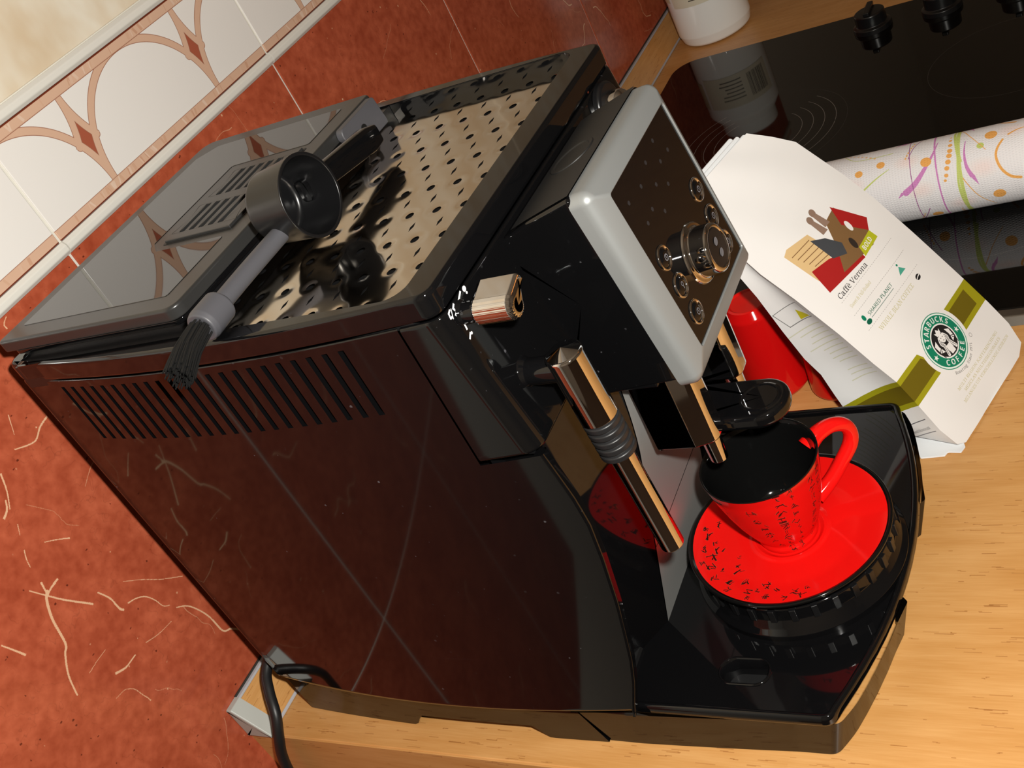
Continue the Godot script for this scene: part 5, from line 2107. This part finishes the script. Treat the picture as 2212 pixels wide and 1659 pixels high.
	var st := [[0.0, 0.002, 0.0845], [0.004, -0.004, 0.0945], [0.0184, -0.006, 0.0985], [0.0385, -0.0046, 0.0985], [0.0586, -0.0038, 0.0975], [0.0772, -0.0065, 0.0962], [0.1057, -0.0095, 0.0940], [0.1404, -0.0148, 0.0905], [0.1663, -0.0200, 0.0855], [0.1850, -0.0215, 0.0805], [0.2032, -0.0220, 0.0757], [0.2170, -0.0222, 0.0640], [0.2300, -0.0222, 0.0510]]
	var dep := [[0.0, 0.054], [0.0586, 0.053], [0.0772, 0.048], [0.1057, 0.043], [0.14, 0.031], [0.166, 0.018], [0.2, 0.009], [0.24, 0.005]]
	var depth := func(v):
		for i in dep.size() - 1:
			if v <= dep[i + 1][0]:
				return lerpf(dep[i][1], dep[i + 1][1], (v - dep[i][0]) / (dep[i + 1][0] - dep[i][0]))
		return 0.005
	var gf := []
	var tf := []
	var gb := []
	var gl := []
	var gr := []
	var tl := []
	for s in st:
		var v: float = s[0]
		var row := PackedVector3Array()
		var uvs := PackedVector2Array()
		for k in 15:
			var f := k / 14.0
			var a := lerpf(s[1], s[2], f)
			var bulge := 0.0028 * sin(PI * f) * sin(PI * clampf(v / 0.23, 0.0, 1.0)) + 0.0007 * sin(f * 9.0 + v * 70.0) * sin(PI * f)
			row.append(Vector3(a, v, bulge))
			uvs.append(Vector2((a + 0.040) / 0.150, 1.0 - v / 0.240))
		gf.append(row)
		tf.append(uvs)
		var vb := 0.0350 + v * (0.195 / 0.230)
		var dd: float = depth.call(vb)
		gb.append(PackedVector3Array([Vector3(s[1], vb, -dd), Vector3((s[1] + s[2]) * 0.5, vb, -dd), Vector3(s[2], vb, -dd)]))
		var l := PackedVector3Array()
		var r := PackedVector3Array()
		var t := PackedVector2Array()
		for k in 7:
			var f := k / 6.0
			var dent := 0.004 * sin(PI * f) * clampf(v / 0.05, 0.0, 1.0)
			l.append(Vector3(s[1] + dent, lerpf(v, vb, f), -dd * f))
			r.append(Vector3(s[2] - dent, lerpf(v, vb, f), -dd * f))
			t.append(Vector2(dd * f / 0.060, 1.0 - lerpf(v, vb, f) / 0.240))
		gl.append(l)
		gr.append(r)
		tl.append(t)
	var m := MB.new()
	m.grid(gf, null, tf, false, -1.0)
	part(G, "front_panel", m, mf, true)
	for q in [["side_gusset", gl, mg, 1.0], ["side_gusset", gr, mg, -1.0]]:
		m = MB.new()
		m.grid(q[1], null, tl, false, q[3])
		part(G, q[0], m, q[2], true)
	m = MB.new()
	m.grid(gb)
	part(G, "back_panel", m, M.bag_white, true)
	m = MB.new()
	m.face([gf[0][0], gf[0][14], gb[0][2], gb[0][0]], Vector3(0, -0.857, -0.515))
	part(G, "bottom_panel", m, M.bag_white, true)
	for k in 3:
		var f := slab(rpath([Vector2(-0.0220, 0.2180), Vector2(0.0530 - 0.003 * k, 0.2180), Vector2(0.0500 - 0.003 * k, 0.2310 + 0.0022 * k), Vector2(-0.0215, 0.2295 + 0.0022 * k)], 0.002, true, 3), -0.0022 - 0.0022 * k, -0.0008 - 0.0022 * k, 0.0003, 0.0006)
		part(G, "rolled_top", f, M.bag_fold, true)
	var fl := slab(rpath([Vector2(0.2574, -0.4164), Vector2(0.2368, -0.4240), Vector2(0.2377, -0.4385), Vector2(0.2409, -0.4400), Vector2(0.2400, -0.4479), Vector2(0.2450, -0.4500), Vector2(0.2540, -0.4470)], 0.001, true, 2), 0.0003, 0.0011, 0.0, 0.0003, upright())
	part(G, "bottom_flap", fl, M.bag_fold)
